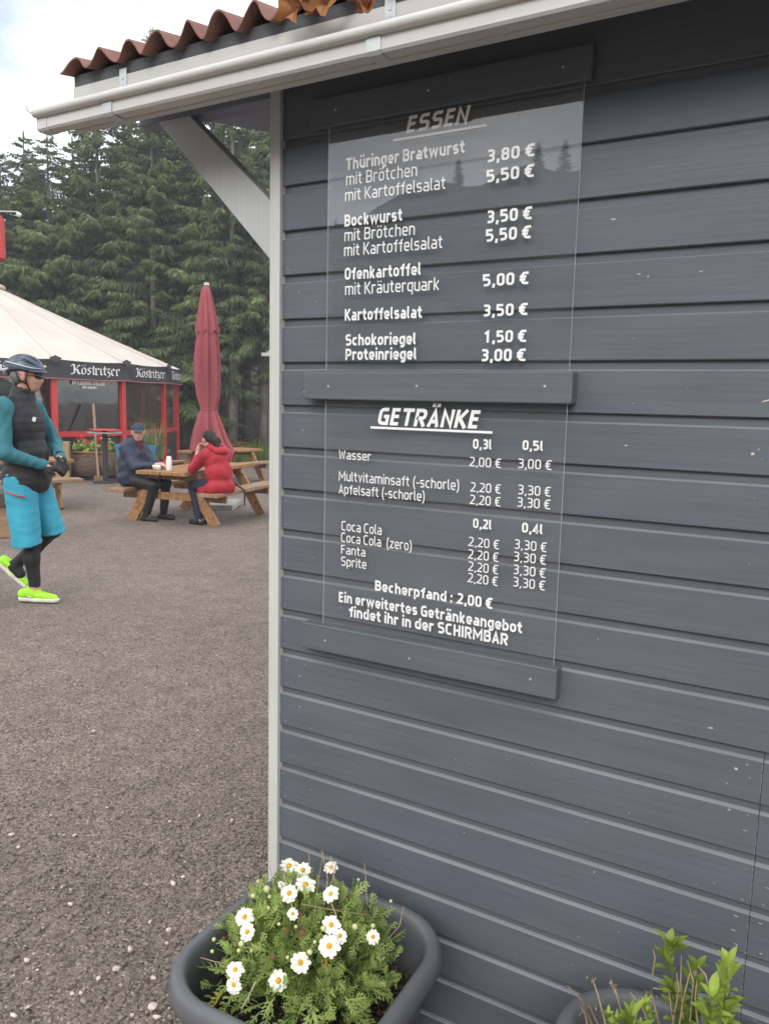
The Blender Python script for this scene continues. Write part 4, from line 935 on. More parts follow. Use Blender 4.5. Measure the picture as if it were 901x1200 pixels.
def planter(name_lbl, cx, cy, rot, hx=.252, hy=.252, H=.38):
    t = thing('planter', name_lbl, 'planter', (cx, cy, 0), rot)
    prof = [(-.075, 0.0), (-.070, .01), (-.028, H-.060), (-.026, H-.055), (-.006, H-.052), (.000, H-.044), (.002, H-.030), (-.002, H-.014), (-.008, H-.003), (-.018, H), (-.027, H-.002), (-.033, H-.009), (-.036, H-.022), (-.038, H-.06), (-.048, H-.16)]
    V, F = [], []; n = None
    for off, z in prof:
        ring = rrect(hx+off, hy+off, .155+off*.8); n = len(ring); V += [(x, y, z) for x, y in ring]
    for j in range(len(prof)-1):
        for k in range(n): F.append((j*n+k, j*n+(k+1) % n, (j+1)*n+(k+1) % n, (j+1)*n+k))
    F.append(tuple(range(n-1, -1, -1)))
    finish('pot', V, F, M_pot, t, smooth=True)
    # soil: a lumpy sheet, with flecks of bark
    g = np.random.RandomState(int(cx*100)); V, F = [], []; N = 44
    for j in range(N+1):
        for i in range(N+1):
            u, v = -1+2*i/N, -1+2*j/N; q = max(abs(u), abs(v)); ln = math.hypot(u, v)+1e-9
            k = q/ln*(1.0+0.0*q); k = 1-(1-k)*q**1.5*.95
            V.append((u*k*(hx-.042), v*k*(hy-.042), H-.115+.012*math.sin(u*7+1)*math.cos(v*6)+g.normal(0, .0035)+.015*(1-q)))
    F = [(j*(N+1)+i, j*(N+1)+i+1, (j+1)*(N+1)+i+1, (j+1)*(N+1)+i) for j in range(N) for i in range(N)]
    finish('soil', V, F, M_soil, t, smooth=True)
    m = MB()
    for _ in range(420):
        x, y = g.uniform(-1, 1, 2)*(hx-.075); z = H-.100+.012*math.sin(x/(hx-.055)*7+1)*math.cos(y/(hy-.055)*6)+.012*(1-max(abs(x), abs(y))/hx)
        q = g.rand()*6.3; d = np.array([math.cos(q), math.sin(q), g.normal(0, .3)])*g.uniform(.004, .013); s = np.array([-math.sin(q), math.cos(q), g.normal(0, .4)])*g.uniform(.001, .004)
        p = np.array([x, y, z]); m.add([p-d-s, p+d-s*.4, p+d*.8+s, p-d*.7+s], [(0, 1, 2, 3)], 0, float(g.beta(1, 2.5)))
    tag(m.build('bark_flecks', attr_mat('bark_flecks_'+str(int(cx*100)), (.03, .02, .013), (.20, .15, .11), .9, noise=60, dark=.8), t, attr=True), kind='stuff')
    return t
PC = np.array([.344, -.333, 0]); PR = R_(2.5)
planter('square dark grey planter full of white daisies at the corner post', PC[0], PC[1], PR)
planter('square dark grey planter with dried stalks and two leafy shoots against the wall', 1.105, -.305, R_(1))

M_leaf = attr_mat('daisy_leaf', (0.21, 0.33, 0.09), (0.56, 0.67, 0.21), 0.55, noise=14, dark=.75, transl=0.35)
M_leafy = attr_mat('yellowed_leaf', (0.30, 0.27, 0.05), (0.52, 0.36, 0.07), 0.6, noise=20, dark=.8, transl=0.25)
M_stem = attr_mat('green_stem', (0.07, 0.10, 0.03), (0.16, 0.20, 0.06), 0.6, noise=20, dark=.8)
M_dry = attr_mat('dry_stalk', (0.20, 0.13, 0.08), (0.48, 0.38, 0.25), 0.85, noise=30, dark=.8)
M_petal = mat('white_petal', (0.82, 0.81, 0.70), 0.6, 0.04, 60)
M_eye = mat('yellow_disc_florets', (0.62, 0.34, 0.02), 0.8, 0.25, 400, bump=.8, bscale=900, bdist=.001)
M_bud = mat('cream_bud', (0.56, 0.57, 0.26), 0.6, 0.2, 60)
M_spent = mat('spent_flower_head', (0.22, 0.115, 0.055), 0.9, 0.35, 120, bump=.6, bscale=300)
def unit(v): v = np.array(v, float); return v/(np.linalg.norm(v)+1e-12)
def lobed_leaf(m, p, d, nrm, ln, g, tip):
    """a finely cut leaf: a midrib with pairs of narrow forked lobes"""
    d = unit(d); s = unit(np.cross(d, nrm)); nn = np.cross(s, d)
    def blade(a, b, w, t0, t1):
        ax = unit(b-a); sd = unit(np.cross(ax, nn))*w; mid = (a*.45+b*.55)+nn*w*.35
        m.add([a-sd*.35, mid-sd, b, mid+sd, a+sd*.35], [(0, 1, 2, 3, 4)], 0, [t0, (t0+t1)/2, t1, (t0+t1)/2, t0])
    cv = g.uniform(-.5, .15)
    pos = lambda q: p+d*ln*q+nn*ln*cv*q*q
    blade(pos(0), pos(1), ln*.062, tip, min(1, tip+.25))
    for q in (.28, .48, .66, .82):
        for sg_ in (-1, 1):
            L_ = ln*(.42-.22*abs(q-.5)*1.6)*g.uniform(.75, 1.2)*(1-.35*q); a = pos(q-.04)
            dd = unit(d*g.uniform(.6, .95)+s*sg_*.9+nn*g.uniform(-.1, .25)); b = a+dd*L_
            blade(a, b, ln*.040, tip, min(1, tip+.3))
            if q < .7: c = a+dd*L_*.5; blade(c, c+unit(dd+d*.9)*L_*.45, ln*.030, tip, min(1, tip+.3))
def daisy(name_lbl):
    plant = thing('daisy_plant', name_lbl, 'flowers', PC+np.array([0, 0, .275]), PR)
    g = np.random.RandomState(21); C0 = np.array([-.022, .016, .03]); RR = np.array([.204, .200, .196])
    m = MB(); st = MB(); yl = MB()
    base = np.array([0, .03, -.01])
    for i in range(330):                                        # shoots reaching the dome from the crown
        q = g.rand()*6.283; e = g.uniform(.02, 1.0)**.8; el = math.asin(min(1, e))
        dv = np.array([math.cos(q)*math.cos(el), math.sin(q)*math.cos(el), math.sin(el)])
        endp = C0+RR*dv*g.uniform(.70, 1.03)
        b0 = base+np.array([g.normal(0, .03), g.normal(0, .03), 0]); mid = (b0+endp)/2+np.array([0, 0, .03*(1-dv[2])])
        pts = [b0*(1-t)**2+mid*2*t*(1-t)+endp*t*t for t in np.linspace(0, 1, 6)]
        st.tube(pts, np.linspace(.0022, .0012, 6), 5, a=g.rand()*.6)
        for j in range(9):
            t = g.uniform(.42, 1.0); k = int(t*5); p = pts[min(k, 4)]*(1-(t*5-k))+pts[min(k+1, 5)]*(t*5-k)
            o = unit(p-C0-np.array([0, 0, -.06])+g.normal(0, .05, 3)); dirv = unit(o+g.normal(0, .55, 3)+np.array([0, 0, .25]))
            lobed_leaf(m, p, dirv, unit(o+g.normal(0, .35, 3)), g.uniform(.026, .050), g, float(np.clip(t*.75+g.normal(0, .16)-.15, 0, .85)))
    for i in range(46):                                         # larger leaves hanging over the soil
        q = g.uniform(-2.7, .35); dv = np.array([math.cos(q), math.sin(q), 0]); p = C0+RR*dv*g.uniform(.62, .95)+np.array([0, 0, g.uniform(-.02, .05)])
        tgt = yl if g.rand() < .10 else m
        lobed_leaf(tgt, p, unit(dv+np.array([0, 0, g.uniform(-.7, .2)])+g.normal(0, .3, 3)), unit(np.array([0, 0, 1])+dv*.6), g.uniform(.04, .07), g, g.uniform(.2, .8))
    for x, y, z in ((.165, -.03, .015), (.15, -.05, .01), (.05, -.01, .155)):
        for _ in range(1): lobed_leaf(yl, np.array([x, y, z]), unit([.5+g.normal(0, .3), -.6+g.normal(0, .3), -.3]), unit([.2, -.4, 1]), .065, g, g.rand())
    m.build('foliage', M_leaf, plant, attr=True); st.build('stems', M_stem, plant, smooth=True, attr=True); yl.build('yellow_leaf', M_leafy, plant, attr=True)
    Minv = Matrix.Rotation(-PR, 4, 'Z')
    def on_dome(px, py, k=1.04):
        d = ray(px, py); o = CAM-(PC+np.array([0, 0, .275])); c, s = math.cos(-PR), math.sin(-PR)
        rot = lambda v: np.array([v[0]*c-v[1]*s, v[0]*s+v[1]*c, v[2]])
        o = (rot(o)-C0)/(RR*k); d = rot(d); dn = d/(RR*k)
        A, B, Cq = dn@dn, 2*o@dn, o@o-1; D = B*B-4*A*Cq
        t = (-B-math.sqrt(D))/(2*A) if D > 0 else -B/(2*A)
        return C0+(o+dn*t)*RR*k, -d
    # one flower, then copies tilted to where they look
    petals = MB(); g2 = np.random.RandomState(4)
    def ring(mb_, n, R0, w, dz, rs0):
        for i in range(n):
            a = 2*math.pi*(i+g2.uniform(-.15, .15))/n+rs0; c, s = math.cos(a), math.sin(a); L_ = R0*g2.uniform(.88, 1.06); ww = w*g2.uniform(.85, 1.1); up_ = dz+g2.uniform(-.0015, .0015)
            pr = []
            for r_, wf, z_ in ((.18, .45, 0), (.45, .85, up_*.9), (.75, 1.0, up_), (.93, .7, up_*.5), (1.0, .25, up_*.2)):
                for sg_ in (-1, 0, 1): pr.append((c*L_*r_-s*ww*wf*sg_, s*L_*r_+c*ww*wf*sg_, z_+(.0011 if sg_ else -.0004)+.0006*(i % 2)))
            mb_.add(pr, [(j*3+k, j*3+k+3, j*3+k+4, j*3+k+1)[::-1] for j in range(4) for k in (0, 1)])
    fl = MB()
    def flower_mesh(n, R0, w, dz, seed):
        b_ = MB(); ring(b_, n, R0, w, dz, seed); ring(b_, n-3, R0*.86, w*.9, dz+.0025, seed+.4); return b_
    protos_f = []
    for n, R0, w, dz in ((11, .0205, .0050, .001), (10, .0195, .0052, -.003), (11, .0185, .0048, .004)):
        f0 = flower_mesh(n, R0, w, dz, n*.3).build('flower', M_petal, plant, smooth=True)
        e = MB(); e.lathe([(.0052, .000), (.0056, .0022), (.0042, .0042), (.0018, .0050)], (0, 0, 0), 12); e.build('flower_centre', M_eye, f0, smooth=True)
        b_ = MB(); b_.lathe([(.0006, -.012), (.0012, -.008), (.0048, -.0035), (.0056, -.0006)], (0, 0, 0), 9); b_.build('calyx', M_stem, f0, smooth=True)
        protos_f.append([f0, False])
    stems2 = MB()
    FL = [(339, 1015, 0, 1.15), (355, 1020, 1, 1.1), (358, 1037, 0, 1.2), (339, 1047, 1, 1.1), (388, 1017, 2, 1.0), (388, 1048, 0, 1.05), (343, 1071, 1, .7), (287, 1075, 0, 1.12), (290, 1092, 1, 1.0),
          (276, 1137, 0, 1.0), (275, 1154, 2, 1.05), (326, 1149, 1, 1.12), (352, 1128, 0, 1.1), (386, 1109, 0, 1.22), (388, 1084, 0, 1.05), (398, 1097, 1, .9), (437, 1098, 1, .85), (330, 1038, 2, .65)]
    for px, py, k, sc in FL:
        pos, tov = on_dome(px, py, 1.06); pr = protos_f[k]
        if not pr[1]: o = pr[0]; pr[1] = True
        else: o = copy_tree(pr[0], plant)
        nv = unit((pos-C0)/RR)*.55+tov*.75+g2.normal(0, .30, 3)+np.array([0, 0, .25])
        o.location = pos; o.rotation_euler = Vector(nv).to_track_quat('Z', 'Y').to_euler(); sc *= .92; o.scale = (sc, sc, sc)
        nv = unit(nv); stems2 = MB(); stems2.tube([pos-nv*.012*sc, pos-nv*.03-np.array([0, 0, .02]), pos*.7+base*.3-np.array([0, 0, .02])], [.0011, .0012, .0013], 5, a=.5); stems2.build('flower_stalk', M_stem, plant, smooth=True, attr=True)
    BU = [(303, 1033, .0050), (297, 1050, .0056), (316, 1051, .0040), (313, 1042, .008), (315, 1064, .0036), (283, 1106, .0062), (249, 1115, .0042), (280, 1114, .0042), (295, 1114, .003), (347, 1086, .0036), (379, 1088, .0060), (363, 1116, .0060), (396, 1110, .0058), (458, 1056, .0040), (420, 1031, .0036), (437, 1085, .0055), (416, 1086, .0066), (369, 1104, .0038), (327, 1083, .0038), (337, 1122, .0036), (251, 1101, .0048)]
    b0 = None
    for px, py, r_ in BU:
        pos, tov = on_dome(px, py, 1.05)
        if b0 is None:
            m = MB(); m.lathe([(.15, -1), (.7, -.75), (1, -.1), (.85, .55), (.4, .9), (.05, 1)], (0, 0, 0), 10); o = b0 = m.build('bud', M_bud, plant, smooth=True)
        else: o = b0.copy(); COL.objects.link(o); o.parent = plant
        o.location = pos; o.scale = (r_, r_, r_); o.rotation_euler = (g2.normal(0, .4), g2.normal(0, .4), 0)
        m = stems2
    s0 = None
    for px, py, r_ in [(354, 1093, .012), (335, 1089, .009), (350, 1071, .010), (262, 1100, .008), (320, 1123, .010), (352, 1085, .008)]:
        pos, tov = on_dome(px, py, .99)
        if s0 is None:
            m = MB()
            for i in range(16):
                a = i*.39; c, s = math.cos(a), math.sin(a); m.add([(c*.3-s*.14, s*.3+c*.14, .1), (c*.3+s*.14, s*.3-c*.14, .1), (c*.95, s*.95, .55+.3*math.sin(i*2.1))], [(0, 1, 2)])
            m.lathe([(.3, -.5), (.6, -.1), (.5, .35), (.1, .5)], (0, 0, 0), 10); o = s0 = m.build('spent_flower', M_spent, plant)
        else: o = s0.copy(); COL.objects.link(o); o.parent = plant
        o.location = pos; o.scale = (r_, r_, r_); o.rotation_euler = Vector(tov+g2.normal(0, .4, 3)).to_track_quat('Z', 'Y').to_euler()
    # thin dry stalks standing out of the clump
    m = MB()
    for pts in [[(345, 1075), (338, 1040), (326, 1012)], [(368, 1075), (372, 1040), (379, 998)], [(380, 1060), (384, 1030), (377, 996)], [(390, 1045), (392, 1030), (388, 1003)], [(320, 1055), (308, 1035), (301, 1028)], [(330, 1060), (322, 1040), (316, 1014)],
                [(430, 1060), (429, 1035), (427, 1012)], [(395, 1075), (385, 1050), (394, 1012)], [(362, 1045), (363, 1020), (362, 1000)], [(455, 1100), (468, 1085), (473, 1062)], [(300, 1150), (290, 1170), (283, 1182)], [(355, 1060), (400, 1068), (430, 1072)], [(235, 1122), (252, 1127), (262, 1128)], [(335, 1030), (330, 1010), (335, 1007)]]:
        P = []
        for i, (px, py) in enumerate(pts): q, _ = on_dome(px, py, 1.0+.03*i); P.append(q)
        m = MB(); m.tube(P, [.0013, .0011, .0008], 5, a=g2.uniform(.3, 1)); m.build('dry_stalk', M_dry, plant, attr=True)
daisy('bushy white daisy plant with feathery green leaves and yellow centred flowers in the planter')

M_sleaf = attr_mat('shoot_leaf', (0.19, 0.29, 0.045), (0.40, 0.50, 0.09), 0.45, noise=30, dark=.75, transl=0.3)
def lance(m, p, d, nrm, ln, w, tip, g):
    d = unit(d); s = unit(np.cross(d, nrm)); nn = np.cross(s, d); P, A = [], []
    for q, wf, dz in ((0, .12, 0), (.25, .7, .04), (.55, 1, .05), (.8, .7, 0), (1, .05, -.08)):
        for sg_ in (-1, 0, 1): P.append(p+d*ln*q+s*w*wf*sg_+nn*(ln*dz+(w*.35*wf if sg_ else 0))); A.append(tip+(.15 if sg_ == 0 else 0))
    m.add(P, [(j*3+k, j*3+k+3, j*3+k+4, j*3+k+1) for j in range(4) for k in (0, 1)], 0, A)
def shoot(name_lbl, top, base, seed, n=46, spread=.032):
    t = thing('leafy_shoot', name_lbl, 'plant', base)
    g = np.random.RandomState(seed); top = np.array(top)-np.array(base); m, st = MB(), MB()
    for k in range(3):
        off = np.array([g.normal(0, .018), g.normal(0, .018), 0])*k; tp = top*(1-.16*k)+off*1.2
        pts = [off*.4+tp*q+np.array([.008*math.sin(q*4+k), .006*math.cos(q*3), 0]) for q in np.linspace(0, 1, 6)]; st.tube(pts, np.linspace(.0028, .0014, 6), 6, a=.6)
        for i in range(n//3+ (8 if k == 0 else 0)):
            q = g.uniform(.38, 1.0); j = min(int(q*5), 4); p = pts[j]*(1-(q*5-j))+pts[j+1]*(q*5-j); a = i*2.4+g.normal(0, .3)
            d = np.array([math.cos(a), math.sin(a), g.uniform(.35, 1.3)+1.2*max(0, q-.85)*5])
            lance(m, p, d, np.array([-math.cos(a)*.5, -math.sin(a)*.5, 1]), g.uniform(.032, .054)*(1.1-.25*q), g.uniform(.0065, .0100), float(np.clip(g.normal(.45, .22), 0, .85)), g)
    m.build('leaves', M_sleaf, t, smooth=True, attr=True); st.build('stem', M_stem, t, smooth=True, attr=True)
    return t
shoot('bright green leafy shoot with narrow pointed leaves rising behind the dried stalks', (1.050, -.195, .592), (1.075, -.205, .265), 31, 96)
shoot('leafy green shoot beside the vertical board joint in the second planter', (1.150, -.20, .585), (1.125, -.23, .265), 32, 110)
dp = thing('dried_plant', 'withered brown stalks with small seed heads in the second planter', 'plant', (1.03, -.22, .27))
g = np.random.RandomState(8); m, hd, lf = MB(), MB(), MB()
def at_y(px, py, Y=-.215): return on_y(px, py, Y)-np.array([1.03, -.22, .27])
for pts in [[(712, 1200), (700, 1165), (694, 1148)], [(735, 1200), (722, 1165), (717, 1156)], [(766, 1200), (752, 1180), (738, 1163)], [(790, 1195), (783, 1160), (765, 1158)], [(705, 1200), (690, 1178), (678, 1190)], [(698, 1200), (680, 1170), (664, 1155)], [(800, 1180), (797, 1150), (798, 1120)], [(808, 1185), (812, 1150), (805, 1125)], [(785, 1200), (795, 1160), (792, 1140)],
            [(835, 1160), (826, 1142), (817, 1132)], [(690, 1200), (685, 1188), (680, 1180)], [(775, 1200), (768, 1185), (763, 1165)], [(818, 1195), (814, 1170), (816, 1150)], [(728, 1200), (745, 1180), (742, 1170)], [(794, 1200), (800, 1170), (808, 1140)], [(764, 1130), (767, 1122), (765, 1113)]]:
    P = [at_y(*q) for q in pts]; P[0] = P[0]+np.array([0, .01, -.03]); m.tube(P, [.0020, .0016, .0010], 5, a=g.uniform(.2, 1))
for px, py in [(694, 1146), (717, 1155), (720, 1157), (716, 1157), (762, 1163), (692, 1179), (764, 1166), (813, 1138)]:
    c = at_y(px, py)
    for _ in range(7): q = g.normal(0, .0035, 3); hd.add([c+q, c+q+g.normal(0, .003, 3), c+q+g.normal(0, .003, 3)], [(0, 1, 2)], 0, g.rand()*.4)
for px, py in [(716, 1195), (758, 1180), (762, 1190), (722, 1190), (750, 1197), (712, 1185), (756, 1172)]:
    c = at_y(px, py+8)
    for i in range(7): a = i*.9; lance(lf, c, [math.cos(a)*.7, math.sin(a)*.7, g.uniform(.5, 1.4)], [0, 0, 1], g.uniform(.014, .024), .0035, g.uniform(.1, .8), g)
m.build('stalks', M_dry, dp, attr=True); hd.build('seed_heads', M_dry, dp, attr=True); lf.build('small_leaves', M_sleaf, dp, smooth=True, attr=True)

# dry leaves caught on the roof sheet
M_dleaf = attr_mat('dead_oak_leaf', (0.20, 0.075, 0.030), (0.42, 0.20, 0.085), 0.8, noise=30, dark=.75, transl=.15)
for i, (px, py, s, lb) in enumerate([(346, 14, .034, 'curled brown leaf lying over the roof edge, leftmost of the fallen leaves'), (381, 7, .036, 'broad orange brown leaf hanging on the corrugated roof edge'), (431, 7, .018, 'small torn brown leaf on the roof edge above the gutter bracket'), (362, 2, .026, 'brown leaf wedged between two bigger leaves on the roof edge')]):
    g = np.random.RandomState(40+i); p = on_y(px, py, -.228); t = thing('dry_leaf', lb, 'leaf', p, 0, 'dry leaves on the roof edge')
    V, A = [], []; N = 18
    V.append((0, 0, .004)); A.append(.3)
    for ring_ in (.55, 1.0):
        for k in range(N):
            a = 2*math.pi*k/N; r_ = s*ring_*(1+.22*math.sin(k*2.2+i)*(ring_ > .8)+g.uniform(-.10, .10)); V.append((r_*math.cos(a), -.004+.010*math.sin(a*2+i)*ring_+g.normal(0, .002)-.012*ring_*ring_, r_*math.sin(a)*.62+.012*math.cos(a*3))); A.append(g.uniform(.2, 1))
    F = [(0, 1+k, 1+(k+1) % N) for k in range(N)]+[(1+k, 1+N+k, 1+N+(k+1) % N, 1+(k+1) % N) for k in range(N)]
    finish('blade', V, F, M_dleaf, t, smooth=True, attr=A)

# ------------------------------------------------------------------ picnic tables
M_wood = mat('oiled_spruce', (0.21, 0.098, 0.036), 0.5, 0.3, 3.0, (1.2, 9, 9), 0.3, 12, col2=(0.42, 0.225, 0.098), bdist=.003)
M_woodw = mat('weathered_plank', (0.20, 0.115, 0.060), 0.65, 0.3, 3.0, (1.2, 9, 9), 0.3, 12, col2=(0.36, 0.235, 0.14), bdist=.003)
M_bolt = mat('bolt', (0.5, 0.49, 0.46), 0.5, 0.1, 10, metal=.3)
TH = .73
def picnic(name_lbl, loc, rz, grp='picnic tables on the gravel', L_=1.95):
    t = thing('picnic_table', name_lbl, 'picnic table', loc, rz, grp)      # long axis along local x
    n = 4
    for i in range(n):
        y = -.375+.75*(i+.5)/n; m = MB(); m.box(-L_/2, L_/2, y-.089, y+.089, TH-.05, TH); m.build('tabletop_plank', M_wood, t, bevel=.006)
    for sy in (-1, 1):
        m = MB(); m.box(-L_/2, L_/2, sy*.70-.145, sy*.70+.145, .42, .47); m.build('bench_seat', M_woodw, t, bevel=.007)
    for sx in (-1, 1):
        x = sx*(L_/2-.34)
        m = MB(); m.box(x-.022, x+.022, -.80, .80, .315, .418); m.build('bench_bearer', M_wood, t, bevel=.004)
        m = MB(); m.box(x-.022, x+.022, -.36, .36, TH-.135, TH-.052); m.build('top_bearer', M_wood, t, bevel=.004)
        for sy in (-1, 1):
            m = MB(); m.bar((x+sx*.046, sy*.66, -.01), (x+sx*.046, sy*.24, TH-.055), .145, .044, up=(1, 0, 0)); lg = m.build('leg', M_wood, t, bevel=.005)
            m = MB(); m.tube([(x+sx*.066, sy*.465, .37), (x+sx*.074, sy*.465, .37)], .014, 8); m.build('bolt', M_bolt, lg)
    return t
def axis_angle(lat, dep): v = RH*lat+FH*dep; return math.atan2(v[1], v[0])
LONG = axis_angle(.30, .954)
pt = W(-2.68, 11.5); pt[2] = float(gz_d(11.4))
picnic('brown wooden picnic table where two people sit, nearest the folded parasol base', pt, LONG)
pt2 = W(-3.75, 18.4); pt2[2] = float(gz_d(18.4))
picnic('empty wooden picnic table behind the folded red parasol', pt2, axis_angle(.55, .835))
pt3 = W(-5.88, 12.3); pt3[2] = float(gz_d(12.4))
picnic('wooden picnic table half hidden behind the walking cyclist', pt3, axis_angle(.80, .6))
bx = thing('wooden_box', 'low brown wooden box on the gravel behind the cyclist', 'box', at(-8, 9.3), ANG+.2)
m = MB(); m.box(-.22, .22, -.22, .22, 0, .36); m.build('crate', M_woodw, bx, bevel=.006)
m = MB(); m.box(-.25, .25, -.25, .25, .36, .52); m.build('lid', mat('dark_lid', (.06, .045, .035), .7, .2, 6), bx, bevel=.01)

# ------------------------------------------------------------------ folded parasol
M_par = mat('faded_red_canvas', (0.30, 0.072, 0.084), 0.9, 0.22, 2.5, (1, 1, .25), 0.3, 14, bdist=.01)
M_alu = mat('aluminium_pole', (0.55, 0.56, 0.57), 0.35, 0.1, 6, metal=.6)
M_conc = mat('concrete', (0.34, 0.33, 0.31), 0.9, 0.15, 7, bump=.3)
pu = at(246, 12.9); par = thing('folded_parasol', 'tall closed dusty red parasol tied round its pole behind the picnic table', 'parasol', pu, ANG)
def pz(py, dep=12.9, px=246): return 1.55+(465.8-py)/FPX*dep-pu[2]
sc = 12.9/FPX
def folded(name, rows, nf, amp, seed, parent, hem=0.0):
    g = np.random.RandomState(seed); N = nf*12; V, F = [], []; ph = g.rand(nf)*.5
    for j, (py, xl, xr, am) in enumerate(rows):
        cx = ((xl+xr)/2-246)*sc; r = (xr-xl)/2*sc
        for k in range(N):
            a = 2*math.pi*k/N; q = math.cos(a*nf+.5*math.sin(j*.5+seed))*.9+.5*math.cos(a*(nf*2-1)+1.1+j*.3)+.35*math.sin(a*3+seed)*.6
            rr_ = r*(1+am*q); z = pz(py)+(hem*math.cos(a*nf)*sc*5 if j == len(rows)-1 else 0)
            V.append((cx+rr_*math.cos(a), rr_*math.sin(a)*.85, z))
    for j in range(len(rows)-1):
        for k in range(N): F.append((j*N+k, (j+1)*N+k, (j+1)*N+(k+1) % N, j*N+(k+1) % N))
    F.append(tuple(range(N)))
    return finish(name, V, F, M_par, parent, smooth=True)
folded('canopy', [(345, 239, 245, .05), (380, 234, 252, .10), (395, 232.5, 254, .14), (420, 230, 256, .16), (445, 230, 256.5, .16), (465, 232, 256, .15), (476, 234.5, 254, .12), (480, 235, 253, .08), (486, 233, 254.5, .14), (500, 230, 259, .20), (515, 228, 264, .24), (527, 227, 269, .26), (534, 229, 271, .28)], 8, .15, 3, par, hem=1.2)
folded('top_cover', [(340, 239.5, 244.5, .03), (345, 237, 246.5, .08), (352, 236, 248, .12), (372, 233.5, 252, .15), (393, 231.5, 255.5, .17)], 8, .12, 4, par, hem=.6)
m = MB(); m.tube([(-.05, 0, pz(340)), (-.05, 0, pz(337))], .04, 10); m.build('finial', M_zinc, par)
m = MB(); m.tube([((253-246)*sc-.10, 0, .1), (0, 0, pz(500)), (-.05, 0, pz(340))], .028, 10); m.build('pole', M_alu, par)
m = MB(); N = 24; m.tube([((244-246)*sc+.122*math.cos(2*math.pi*k/N), .105*math.sin(2*math.pi*k/N), pz(480)+.004*math.sin(k)) for k in range(N)], .014, 6, closed=True); m.build('tie_strap', M_par, par)
m = MB(); m.box(-.42, .42, -.42, .42, 0, .09); m.build('base_slab', M_conc, par, bevel=.015)
m = MB(); m.lathe([(.07, .09), (.06, .38), (.045, .42)], (0, 0, 0), 12); m.build('base_tube', M_white, par)

# ------------------------------------------------------------------ by the tent: standing table, broom handle, log trough with geraniums, post, blue trough
p = at(122, 17.3); bt = thing('standing_table', 'slim standing table with a grey top and a red upper disc by the tent', 'table', p, ANG)
hz = 1.55+(462.8-506)/FPX*17.3-p[2]
M_gtop = mat('grey_laminate', (.36, .35, .34), .5, .1, 5)
m = MB(); m.lathe([(.34, hz-.03), (.36, hz-.02), (.36, hz)], n=28); m.build('tabletop', M_gtop, bt)
m = MB(); m.lathe([(.30, hz+.035), (.32, hz+.045), (.30, hz+.06)], n=28); m.build('red_disc', M_red, bt)
m = MB(); m.tube([(0, 0, .02), (0, 0, hz+.035)], .055, 12); m.build('stem', M_val, bt)
m = MB(); m.lathe([(.26, 0), (.26, .02), (.08, .05)], n=24); m.build('foot', M_val, bt)
p = at(113.5, 17.6); q_ = at(109.5, 18.3)-p; br = thing('broom_handle', 'pale wooden broom handle leaning upright beside the standing table', 'broom', p, 0)
m = MB(); m.tube([(0, 0, .1), (q_[0], q_[1], 1.55+(462.8-474)/FPX*18.3-p[2])], .03, 8); m.build('stick', M_woodw, br)
m = MB(); m.bar((-.12, 0, .07), (.12, .02, .07), .06, .12); m.build('bristles', M_dry, br)
M_logb = mat('log_bark', (.075, .05, .035), .95, .3, 6, (1, 5, 5), .9, 18, col2=(.17, .125, .09), bdist=.03)
M_loge = mat('sawn_log_end', (.20, .13, .08), .85, .2, 14, bump=.3)
p = at(104, 18.05); lg = thing('log_trough', 'hollowed log lying by the tent as a flower trough', 'planter', p, ANG-.12)
m = MB(); m.tube([(x, .01*math.sin(x*5), .33+.012*math.sin(x*3)) for x in np.linspace(-.62, .72, 9)], [.29+.012*math.sin(k*2.1) for k in range(9)], 18, cap=False); m.build('bark', M_logb, lg, smooth=True)
for x in (-.62, .72):
    m = MB(); m.tube([(x-.004, .01*math.sin(x*5), .33+.012*math.sin(x*3)), (x+.004, .01*math.sin(x*5), .33+.012*math.sin(x*3))], .275, 18); m.build('end_grain', M_loge, lg)
m = MB(); m.box(-.34, .46, -.14, .14, .605, .645); m.build('rim_board', mat('terracotta', (.36, .15, .08), .8, .15, 5), lg, bevel=.01)
gp = thing('red_geraniums', 'row of red geraniums growing in the log trough', 'flowers', p+np.array([0, 0, .64]), ANG-.12)
g = np.random.RandomState(12); m, f_ = MB(), MB()
for i in range(420):
    c = np.array([g.uniform(-.36, .5), g.normal(0, .09), abs(g.normal(.10, .07))]); d = unit(g.normal(size=3)+np.array([0, -.4, .6])); s = unit(np.cross(d, g.normal(size=3))); b_ = np.cross(d, s); r_ = g.uniform(.02, .042)
    m.add([c+r_*(s*math.cos(a)+b_*math.sin(a)) for a in np.arange(6)*1.047], [tuple(range(6))], 0, g.rand())
for cx, cz in [(-.20, .30), (-.05, .22), (.22, .31), (.36, .19), (.44, .17), (.28, .26)]:
    for _ in range(40): c = np.array([cx, -.05, cz])+g.normal(0, .028, 3); q = g.normal(0, .02, (3, 3)); f_.add([c+q[0], c+q[1], c+q[2]], [(0, 1, 2)], 0, g.rand())
m.build('foliage', M_leaf, gp, attr=True); f_.build('blossoms', attr_mat('geranium_red', (.50, .012, .03), (.75, .04, .08), .6, noise=9, dark=.8), gp, attr=True)
p = at(73.5, 17.6); po = thing('timber_post', 'short thick pale timber post standing beside the log trough', 'post', p, ANG+.2)
m = MB(); m.box(-.12, .12, -.12, .12, 0, .86); m.build('shaft', mat('yellow_timber', (.36, .26, .12), .8, .2, 5, (6, 6, 1)), po, bevel=.012)
p = at(161, 16.2); tr = thing('blue_trough', 'blue plastic trough on legs with tall wispy grasses behind the man in the cap', 'planter', p, ANG)
M_blue = mat('blue_plastic', (.045, .15, .24), .5, .1, 4)
